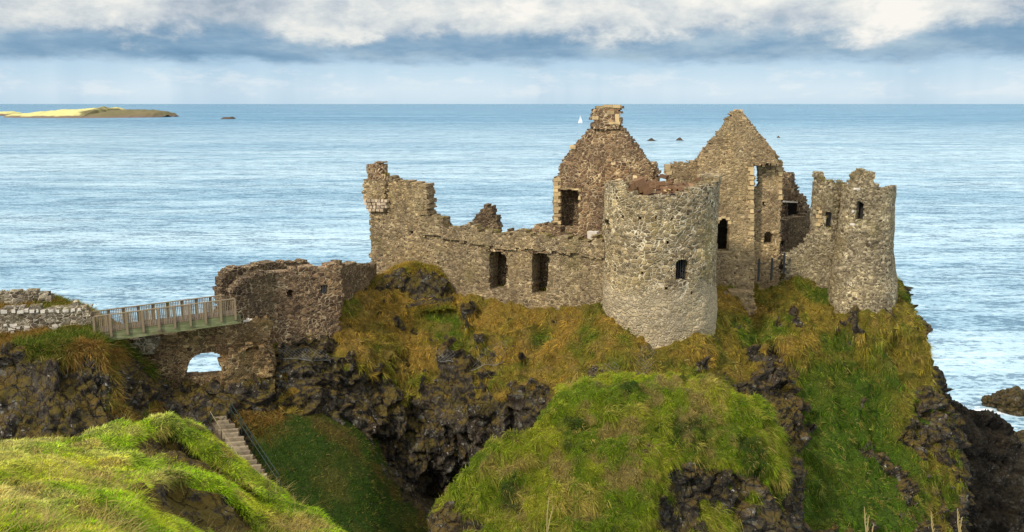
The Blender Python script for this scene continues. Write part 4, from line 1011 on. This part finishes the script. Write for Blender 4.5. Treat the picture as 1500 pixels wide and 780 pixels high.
wall('plinth', Planar(P(1035,400,75.6), P(1104,400,75.2)), [(1062,428),(1085,427),(1096,424),(1105,426),(1106,520),(1062,520)], (), 1.6, 'gable', t3, seed=18, cell=.12)
sp = []; y = 246; k = 0
while y < 425:
    sp.append((1101.5 if k % 2 else 1100.2, y+2, .34 if k % 2 else .52, .34)); y += 6.6+random.uniform(-1.2, 1.5); k += 1
blocks('quoins', S3f, sp, 'sandstone', t3, .05, .3, 11)
blocks('side_quoins', S3, [(1143, y, .35, .38) for y in (247, 255, 263, 272, 282, 290)]+[(1141,247,.5,.3),(1112,246,.3,.3)], 'sandstone', t3, .06, .5, 12)
blocks('window_arch', S3f, [(1051,325,.34,.25),(1054,320.5,.34,.25),(1060,318,.42,.25),(1066,320.5,.34,.25),(1069,326,.3,.3),(1060,369.5,1.2,.16)], 'sandstone', t3, .05, .3, 13)
blocks('peak_stone', S3, [(1081,163.5,.7,.35),(978,246,.5,.6),(980,253,.55,.4)], 'sandstone', t3, .1, .6, 14)

# wall stub visible between the two gables
# ------------------------------------------------------------------ rear range right of the great gable
S4 = Planar(P(1138, 400, 89), P(1186, 400, 87))
t4 = thing('rear_range', 'ruined rear building with a broken sloping gable between great gable and twin tower', 'ruin', base_of(S4, 1160, 385))
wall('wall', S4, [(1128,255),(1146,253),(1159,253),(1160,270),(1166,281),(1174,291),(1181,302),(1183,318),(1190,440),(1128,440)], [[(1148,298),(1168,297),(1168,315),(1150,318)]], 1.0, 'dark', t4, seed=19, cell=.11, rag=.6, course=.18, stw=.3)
wall('window_back', Planar(P(1138,400,90.6), P(1186,400,88.6)), [(1140,290),(1176,290),(1176,325),(1140,325)], (), .3, 'void', t4, seed=20)  # black plate painting shade inside the window
blocks('lintel', S4, [(1158,296,1.5,.14)], 'stone_pale', t4, .12, .4, 3)
S4b = Planar(P(1136, 400, 84), P(1184, 400, 87))
wall('lower_wall', S4b, [(1136,328),(1150,324),(1165,319),(1180,315),(1186,314),(1186,440),(1136,440)], [[(1145,353),(1149,353),(1149,362),(1145,362)]], .9, 'dark', t4, seed=21, cell=.12, d0=.0)
# dark slate floor rail fence in the court
tf = thing('court_fence', 'low fence of dark posts and rails at the courtyard edge right of the buff quoins', 'fence', P(1125, 404, 79.5))
fp = [P(1106, 405, 78.2), P(1111, 405, 78.2), P(1130, 404, 78.3), P(1148, 396, 78.8), P(1153, 394, 79.0)]
for k, p in enumerate(fp[1:4]):
    mb = MB(); p = p-np.array([0, 0, .4]); mb.bar(p, p+np.array([0, 0, 2.0]), .16, .16); mb.build('post', M['iron'], tf)
for hh in (.55, 1.15):
    mb = MB()
    for a, b in zip(fp[:-1], fp[1:]): mb.bar(a+np.array([0, .1, hh]), b+np.array([0, .1, hh]), .04, .04)
    mb.build('rail', M['iron'], tf)

# ------------------------------------------------------------------ twin gate tower at right
def bat2(z): z = np.asarray(z, float); return .17*np.clip(34.2-z, 0, 3.4)+.02*np.clip(38-z, 0, 9)
c = P(1265, 380, 77.6); S5 = Round(c[0], 77.6, 2.32, bat2, 2.8, .05)
t5 = thing('gate_tower', 'twin stone tower with flared foot and mossy tops on the right-hand headland', 'tower', (c[0], 77.6, 29.2))
cu = 2*math.pi*2.32; h5 = cu/2
tp5 = [S5.inv(*p) for p in [(1229,276),(1233,271),(1240,268),(1248,268),(1262,269),(1275,268),(1288,270),(1296,272),(1301,274)]]
poly5 = [(-h5-1, 26), (-h5-1, 39.6), (-h5*.62, 39.6)]+tp5+[(h5*.62, 39.4), (h5+1, 39.6), (h5+1, 26)]
wall('wall', S5, poly5, [[(1253,322),(1254,297),(1258,295),(1264,296),(1266,299),(1265,322)], [(1247,290),(1250,290),(1250,293.5),(1247,293.5)]], thick=.7, mat='gate', parent=t5, cell=.10, seed=22, uz=True, full=cu, relief=.045, bulge=.22, rag=.8)
wall('shade_lining', Round(c[0], 77.6, 1.55), [(-4.5, 30), (-4.5, 39.2), (4.5, 39.2), (4.5, 30)], (), thick=.2, mat='void', parent=t5, cell=.5, seed=23, uz=True, relief=.02)  # black inner sheet, painted shade behind the tower window
disc('rubble_fill', (c[0], 77.6), 1.9, 39.3, .3, 'rubble', t5, 43)
SCp = Planar(P(1240, 300, 77.9), P(1290, 300, 77.6))
wall('top_turret', SCp, [(1250,253),(1253,250),(1262,252),(1280,252),(1279,268),(1278,276),(1249,276)], (), 1.3, 'gate', t5, seed=24, cell=.10, rag=.7)
moss(SCp, 'moss', t5, 250, None, thr=-.9)
blocks('pale_stones', S5, [(1255.5,277,.55,.14),(1250,310,.2,.2),(1249,329,.3,.2)], 'stone_pale', t5, .06, .3, 4)
c2 = P(1208, 380, 79.8); S6 = Round(c2[0], 79.8, 1.42, lambda z: .05*np.clip(36-np.asarray(z, float), 0, 6))
cu6 = 2*math.pi*1.42; h6 = cu6/2
tp6 = [S6.inv(*p) for p in [(1187,268),(1191,265),(1200,263),(1210,263),(1220,264),(1227,266)]]
poly6 = [(-h6-1, 28), (-h6-1, 39.6), (-h6*.6, 39.7)]+tp6+[(h6*.6, 39.6), (h6+1, 39.6), (h6+1, 28)]
dr = wall('drum', S6, poly6, [[(1209,334),(1209,312),(1212,310),(1218,311),(1219,334)]], thick=.5, mat='gate', parent=t5, cell=.10, seed=25, uz=True, full=cu6, relief=.07, rag=.8)
moss(S6, 'moss', t5, 900, None, thr=-.9, ln=.36)
wall('drum_shade_lining', Round(c2[0], 79.8, .85), [(-2.6, 30), (-2.6, 39.4), (2.6, 39.4), (2.6, 30)], (), thick=.2, mat='void', parent=t5, cell=.4, seed=26, uz=True, relief=.02)  # same painted shade inside the drum
disc('drum_top', (c2[0], 79.8), 1.1, 39.5, .25, 'rubble', t5, 44)
S7 = Planar(P(1185, 300, 79.4), P(1230, 300, 79.2))
wall('drum_turret', S7, [(1194,262),(1194,253),(1198,250),(1204,250),(1207,254),(1208,266),(1194,268)], (), .9, 'gate', t5, seed=27, cell=.09, rag=.5)
sp = [(1199,306,.36,.25),(1202,311,.32,.25),(1200,317,.5,.3),(1202,324,.4,.3),(1199,329,.45,.3),(1223,309,.5,.28),(1222,317,.28,.3),(1224,327,.5,.3)]
blocks('quoins', S6, sp[:5], 'sandstone', t5, .06, .3, 6)
S8 = Planar(P(1195, 300, 79.6), P(1240, 300, 79.0))
wall('link_wall', S8, [(1219,275),(1228,268),(1240,272),(1240,480),(1212,480),(1206,420),(1196,398),(1197,345),(1206,336),(1219,335)], (), .9, 'gate', t5, seed=28, cell=.10)
blocks('link_quoins', S8, sp[5:], 'sandstone', t5, .06, .3, 7)
S9 = Planar(P(1148, 400, 79.6), P(1215, 400, 78.6))
wall('stepped_wall', S9, [(1150,370),(1158,366),(1164,362),(1172,358),(1175,350),(1184,346),(1198,340),(1214,340),(1214,450),(1150,430)], (), .9, 'gate', t5, seed=29, cell=.11)
mb = MB()
for k in range(4):
    x = 1210.5+k*2.2; u, z0_ = S6.inv(x, 334); _, z1_ = S6.inv(x, 311); mb.bar(S6.m(np.array(u), np.array(z0_), -.3), S6.m(np.array(u), np.array(z1_), -.3), .04, .04)
mb.build('window_bars', M['iron'], t5)

# ------------------------------------------------------------------ lower gatehouse at the bridge
SA = Planar(P(384, 440, 64.4), P(500, 440, 67.6))
ta = thing('gatehouse_ruin', 'low brown roofless ruin with a small barred window at the inner end of the footbridge', 'ruin', base_of(SA, 430, 470))
wall('front_wall', SA, [(384,409),(394,402),(403,399),(430,396),(455,392),(499,389),(500,424),(500,560),(384,560)], [[(469,417),(480,417),(480,431),(469,431)], [(421,427),(425,424),(430,426),(428,436),(422,437)]], 1.1, 'brown', ta, seed=30, cell=.11, rag=.6, course=.2, stw=.3)
SB = Planar(P(344, 440, 62.4), P(403, 440, 64.8))
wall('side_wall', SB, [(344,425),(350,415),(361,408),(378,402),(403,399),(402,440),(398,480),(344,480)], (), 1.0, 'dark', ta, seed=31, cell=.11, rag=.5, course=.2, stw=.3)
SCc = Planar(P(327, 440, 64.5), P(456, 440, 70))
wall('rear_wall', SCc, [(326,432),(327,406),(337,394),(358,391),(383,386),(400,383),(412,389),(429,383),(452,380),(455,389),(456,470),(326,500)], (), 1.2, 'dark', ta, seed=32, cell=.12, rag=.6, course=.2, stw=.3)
SD = Planar(P(495, 440, 69), P(550, 440, 76))
wall('back_wall', SD, [(497,388),(543,387),(552,388),(552,470),(497,470)], (), .9, 'dark', ta, seed=33, cell=.12)
wall('window_back', Planar(P(384,440,65.9), P(500,440,69.1)), [(412,410),(490,406),(490,445),(412,445)], (), .3, 'void', ta, seed=34)  # black sheet painting shade behind the gatehouse openings
mb = MB()
for k in range(4):
    x = 471+k*2.6; u, z0_ = SA.inv(x, 431); _, z1_ = SA.inv(x, 417); mb.bar(SA.m(np.array(u), np.array(z0_), -.2), SA.m(np.array(u), np.array(z1_), -.2), .04, .04)
mb.build('window_bars', M['wire'], ta)

# ------------------------------------------------------------------ arched wall beneath the bridge
SE = Planar(P(180, 500, 60.6), P(400, 500, 63.2))
te = thing('arched_wall', 'brown rubble wall under the footbridge, pierced by an arch that shows the sea', 'wall', base_of(SE, 300, 550))
ao = [(190,500),(206,494),(230,491),(255,489),(300,480),(332,473),(350,470),(396,468),(398,480),(392,500),(402,520),(404,545),(380,585),(352,598),(330,606),(315,590),(290,600),(262,596),(240,575),(225,560),(205,540),(188,525)]
wall('wall', SE, ao, [[(271,553),(272,542),(275,533),(280,526),(287,520.5),(297,517),(311,516.5),(320,518.5),(325,524),(326,536),(324,552),(300,553)]], 1.3, 'archw', te, seed=35, cell=.08, bulge=.3, rag=.35, course=.2, stw=.3)
wall('rubble_buttress', Planar(P(322,500,61.0), P(400,500,62.4)), [(334,522),(345,512),(368,508),(390,515),(398,545),(385,570),(372,585),(352,596),(334,604),(322,598),(326,560)], (), 1.6, 'archw', te, seed=36, cell=.12, bulge=.6, rag=1.3)
blocks('white_stones', SE, [(360,478,.3,.5),(367,472,.3,.35),(361,470,.4,.2),(358,484,.12,.5)], 'stone_pale', te, .08, .3, 8)
wall('pale_infill', Planar(P(180,500,60.2), P(232,500,60.6)), [(186,508),(205,499),(229,496),(228,509),(218,516),(205,520),(196,530),(187,520)], (), 1.0, 'shore', te, seed=37, cell=.11)

# ------------------------------------------------------------------ walls at the left
SL = Planar(P(-60, 470, 57.2), P(138, 470, 59.6))
tl = thing('approach_wall', 'grey boundary wall with a row of whitish stones on top, ending at the left end of the footbridge', 'wall', base_of(SL, 60, 495))
wall('wall', SL, [(-200,456),(0,453),(40,452),(74,451),(93,450),(121,449),(133,452),(137,470),(139,500),(120,540),(-200,560)], (), .8, 'shore', tl, seed=38, cell=.11)
moss(SL, 'moss', tl, 900, None, thr=.0)
sp = []
x = -60
while x < 120:
    w_ = random.uniform(4, 10); sp.append((x+w_/2, 456.5+random.uniform(-1,1)-x*.015, w_*.042, .22)); x += w_+random.uniform(1,6)
for _ in range(26): sp.append((random.uniform(5, 100), random.uniform(476, 496), random.uniform(.2, .4), random.uniform(.1, .2)))
blocks('whitish_stones', SL, sp, 'stone_pale', tl, .07, .3, 15)
SM = Planar(P(-60, 440, 66), P(80, 440, 67.5))
tm = thing('rear_boundary_wall', 'mossy-topped wall piece behind the boundary wall at the left edge', 'wall', base_of(SM, 30, 450))
wall('wall', SM, [(-200,424),(0,429),(30,430),(67,433),(76,437),(75,500),(-200,520)], (), .9, 'shore', tm, seed=39, cell=.12)
moss(SM, 'moss', tm, 900, None, thr=-.4)

# ------------------------------------------------------------------ footbridge
tb = thing('footbridge', 'wooden footbridge with slatted railings and a green stained beam across the gap', 'bridge', P(240, 480, 59.5))
FL, FR = P(139, 489, 58.2), P(346, 461.5, 61.2)
FL[2] -= 0; dirb = (FR-FL); Lb = np.linalg.norm(dirb); db = dirb/Lb; pb = np.array([-db[1], db[0], 0]); pb /= np.linalg.norm(pb)
def rail_side(off, x0, x1):
    a = FL+pb*off; up = np.array([0, 0, 1.])
    ends = (a+db*x0, a+db*x1); n = 9
    mb = MB(); mb.bar(ends[0]+up*1.18, ends[1]+up*1.18, .13, .06); mb.build('handrail', M['wood'], tb)
    step = (x1-x0)/n
    for k in range(n+1):
        p = a+db*(x0+k*step-(.05 if k == n else 0)); mb = MB(); mb.bar(p-up*.34+pb*(-.09 if off == 0 else .09), p+up*1.14+pb*(-.09 if off == 0 else .09), .15, .11, up=pb); mb.build('post', M['wood'], tb)
        if k < n:
            mb = MB(); m_ = 8
            for j in range(1, m_+1):
                q = p+db*(step*j/(m_+.9)); jx = random.uniform(-.01, .01); mb.bar(q+up*(-.02)+db*jx, q+up*1.15-db*jx, .05, .035, up=pb)
            mb.bar(p+up*.04, p+db*step+up*.04, .06, .05)
            mb.build('baluster_panel', M['wood'], tb)
rail_side(0, .0, Lb); rail_side(1.7, -.2, Lb-.7)
for off in (.06, 1.64):
    a = FL+pb*off-np.array([0, 0, .34]); mb = MB(); mb.bar(a-db*.5, a+db*(Lb+.3), .16, .62); mb.build('beam', M['beam'], tb)
mb = MB(); n = int(Lb/.16)
for k in range(n):
    p = FL+db*(k*.16+.08); mb.bar(p+pb*.02+np.array([0,0,.0]), p+pb*1.68, .14, .045)
mb.build('deck', M['deckwood'], tb)

# ------------------------------------------------------------------ stairs in the gully
ts = thing('stone_steps', 'flight of worn pale steps descending the green gully', 'stairs', P(350, 670, 56))
r = random.Random(5); N = 17
TA, TB = P(322, 614, 59.0), P(392, 722, 53.6)
sd_ = (TB-TA); hd = sd_.copy(); hd[2] = 0; hd /= np.linalg.norm(hd); hp_ = np.array([-hd[1], hd[0], 0])
hp_ = np.array([1, .18, 0]); hp_ /= np.linalg.norm(hp_); hq = np.array([-hp_[1], hp_[0], 0])
for k in range(N):
    f = k/(N-1); p = TA+sd_*f+np.array([r.uniform(-.06,.06), 0, r.uniform(-.02,.04)])
    wd_ = r.uniform(1.05, 1.45)*(.75 if k < 2 else 1); mb = MB()
    rise = abs(sd_[2])/(N-1); run = abs(sd_[1])/(N-1); c = []
    for z_ in (-.35, .10):
        for s_, q_ in ((-1, -1), (1, -1), (1, 1), (-1, 1)):
            c.append(p+hp_*s_*wd_/2*r.uniform(.85, 1.05)+hq*q_*run*.40*r.uniform(.8, 1.1)+np.array([0, 0, z_+.1+r.uniform(-.02, .02)]))
    mb.hexa(c); mb.build('step', M['slab'], ts)
mb = MB()
c = [TA+sd_*g_+hp_*s_*.66+np.array([0,0,z_]) for g_ in (0, 1) for s_, z_ in ((-1,-.9),(1,-.9),(1,-.02),(-1,-.02))]
mb.hexa(c); mb.build('stair_bank', M['boulder'], ts)
def handrail(pts, label, mat, group, rails=(1.0,), post=True, rad=.03):
    tt_ = thing('stair_handrail', label, 'handrail', pts[len(pts)//2], group)
    for i, p in enumerate(pts):
        if post: 
            mb = MB(); mb.tube([p-np.array([0,0,.4]), p+np.array([0,0,rails[0]])], rad*1.2, 6); mb.build('post', M['rail_green'], tt_)
    for hh in rails:
        mb = MB(); mb.tube([p+np.array([0,0,hh-(.06 if mat == 'rope' and i % 2 else 0)]) for i, p in enumerate(pts)], rad, 6); mb.build('rail', M[mat], tt_, smooth=True)
g0 = [TA+sd_*f+hp_*.85 for f in (-.02, .2, .45, .7, .98)]
handrail(g0, 'dark green metal handrail along the right side of the steps', 'rail_green', None, (1.0, .5), rad=.026)
g1 = [TA+sd_*f-hp_*.75 for f in (.05, .3, .55, .72)]
handrail(g1, 'thin pale handrail along the left side of the steps', 'rope', None, (.85,), rad=.02)

# ------------------------------------------------------------------ rock netting patches
from mathutils.bvhtree import BVHTree
def bvh_of(o):
    me = o.data; v = np.empty(len(me.vertices)*3, np.float32); me.vertices.foreach_get('co', v); v = v.reshape(-1, 3)+np.array(o.location)
    q = np.empty(len(me.loops), np.int32); me.loops.foreach_get('vertex_index', q)
    return BVHTree.FromPolygons(v.tolist(), q.reshape(-1, 4).tolist())
BH = bvh_of(head_o)
def netting(name, corners, label, seed, step=6.0):
    """diamond wire mesh lying on the cliff surface"""
    a, b, c, d = [np.array(p, float) for p in corners]; mb = MB()
    w_ = np.linalg.norm(b-a); h_ = np.linalg.norm(d-a); n = max(3, int(w_/step)); m_ = max(3, int(h_/step))
    def pt(u, v):
        w = .10*math.sin(u*7+seed)*math.sin(math.pi*u); q = a*(1-u)*(1-v)+b*u*(1-v)+c*u*v+d*(1-u)*v+(c-b)*w*v
        r_ = ray(q[0], q[1]); hit = BH.ray_cast(Vector((0, 0, CAMZ)), Vector(r_).normalized())
        h = np.array(hit[0]) if hit[0] is not None else P(q[0], q[1], 66); return h-r_/np.linalg.norm(r_)*.14
    def line(u0, v0, u1, v1):
        k = max(2, int(max(abs(u1-u0)*n, abs(v1-v0)*m_))); mb.tube([pt(u0+(u1-u0)*i/k, v0+(v1-v0)*i/k) for i in range(k+1)], .008, 3)
    for i in range(-m_, n+1):
        u0, v0 = i/n, 0.; u1, v1 = (i+m_)/n, 1.
        if u0 < 0: v0 = -i/m_; u0 = 0.
        if u1 > 1: v1 = (n-i)/m_; u1 = 1.
        if v1 > v0: line(u0, v0, u1, v1); line(1-u0, v0, 1-u1, v1)
    mb.tube([pt(i/10, 1) for i in range(11)], .02, 4)
    o = mb.build(name, M['wire'], None, tuple(np.mean(np.array(mb.v), 0))); tag(o, label, 'rock netting', 'wire netting on the cliff')
netting('rock_netting', [(938,506),(962,504),(953,552),(926,552)], 'narrow strip of wire netting hanging below the round tower', 1)
netting('rock_netting', [(703,512),(745,496),(738,530),(690,543)], 'wire netting on bare rock at the lower edge of ochre grass, below the doorway gaps', 2)
netting('rock_netting', [(404,508),(478,513),(484,528),(410,526)], 'long low strip of wire netting beneath the barred gatehouse ruin', 3)
netting('rock_netting', [(860,536),(905,530),(912,552),(866,556)], 'wire netting on the rock just behind the crest of the green mound', 4)
netting('rock_netting', [(638,512),(668,514),(664,530),(636,528)], 'small piece of wire netting among the ochre grass, left of the other cliff nets', 5)

# ------------------------------------------------------------------ grass
def wfar(cen, dist): return 1.0/(dist/20.)**1.6
ONLY = None
field('headland_grass', LH, 21000, 16, .50, .032, pal_head, .20, 1.2, .10, 1, 1.1, .05, droop=.6, up=.36, tv=1.2, jit=.36)
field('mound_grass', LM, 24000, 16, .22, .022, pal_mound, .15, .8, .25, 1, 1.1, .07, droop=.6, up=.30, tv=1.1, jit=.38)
field('swept_grass', LM, 2600, 16, .55, .022, lambda p, n: mixc(A(.20,.25,.02), A(.34,.28,.07), ss(fbm(p/2, 3, 88), -.2, .3)), .22, 1.0, .45, 2, 1.1, .05, droop=.8, up=.22, tv=1.0, jit=.24, weight=lambda c, d: ss(fbm(c.reshape(-1, 3)/2.2, 3, 89), .0, .25).reshape(d.shape))
field('gully_grass', LG, 9000, 8, .28, .035, pal_gully, .13, .5, .1, 1, 1.0, .03)
field('cliff_grass', LL, 9000, 12, .60, .045, pal_left, .18, 1.2, .1, 1, 1.0, .05, droop=.7, tv=.8)
field('outcrop_grass', LO, 1500, 8, .40, .045, pal_head, .15, .8, .1, 1, 1.0, .03)
field('hillside_grass', LF, 36000, 14, .19, .012, pal_front, .12, .5, .25, 2, 1.65, .08, weight=wfar, droop=.5, up=.40, tv=1.1, jit=.42)
def tallw(cen, dist): return wfar(cen, dist)*(fbm(cen.reshape(-1, 3)/1.6, 3, 77).reshape(dist.shape) > .05)
field('seeding_grass', LF, 1900, 5, .60, .009, lambda p, n: np.tile(A(.46,.36,.15), (len(p), 1)), .12, .3, .30, 2, 1.0, .6, weight=tallw, droop=.25, up=.75)

# tall dry stalks close to the camera
def stalk(px0, px1, py0, Y, label, n=2, h=1.0):
    o = thing('grass_stalk', label, 'grass stalk', P(px0, 810, Y), 'dry stalks in front of the view')
    base = P(px0, 880, Y); tip = P(px1, py0, Y)
    for k in range(n):
        t_ = tip+np.array([(k-.5*n)*.012, 0, -k*.035]); mb = MB()
        pts = [base+(t_-base)*f+np.array([.01*math.sin(f*5+k), 0, 0]) for f in np.linspace(0, 1, 8)]
        mb.tube(pts, [.0030, .003, .0028, .0026, .0024, .0022, .0025, .001], 5)
        mb.build('stem', M['straw'], o, smooth=True)
        mb = MB(); rr = random.Random(k+px0)
        for j in range(9):
            b = pts[5]+(pts[7]-pts[5])*(j/9); mb.tube([b, b+np.array([rr.uniform(-.003,.003), 0, .010]), b+np.array([rr.uniform(-.006,.006), 0, .018])], [.001, .0018, .0005], 4)
        mb.build('seed_head', M['straw'], o, smooth=True)
stalk(790, 812, 729, 3.4, 'leaning dry grass stalk in front of the green mound', 2)
stalk(1272, 1277, 744, 3.2, 'leftmost of the three dry stalks in front of the right-hand slope', 3)
stalk(1376, 1370, 752, 3.0, 'middle of the three dry stalks in front of the right-hand slope', 1)
stalk(1409, 1411, 747, 3.1, 'rightmost of the three dry stalks, in front of the dark shore rocks', 2)
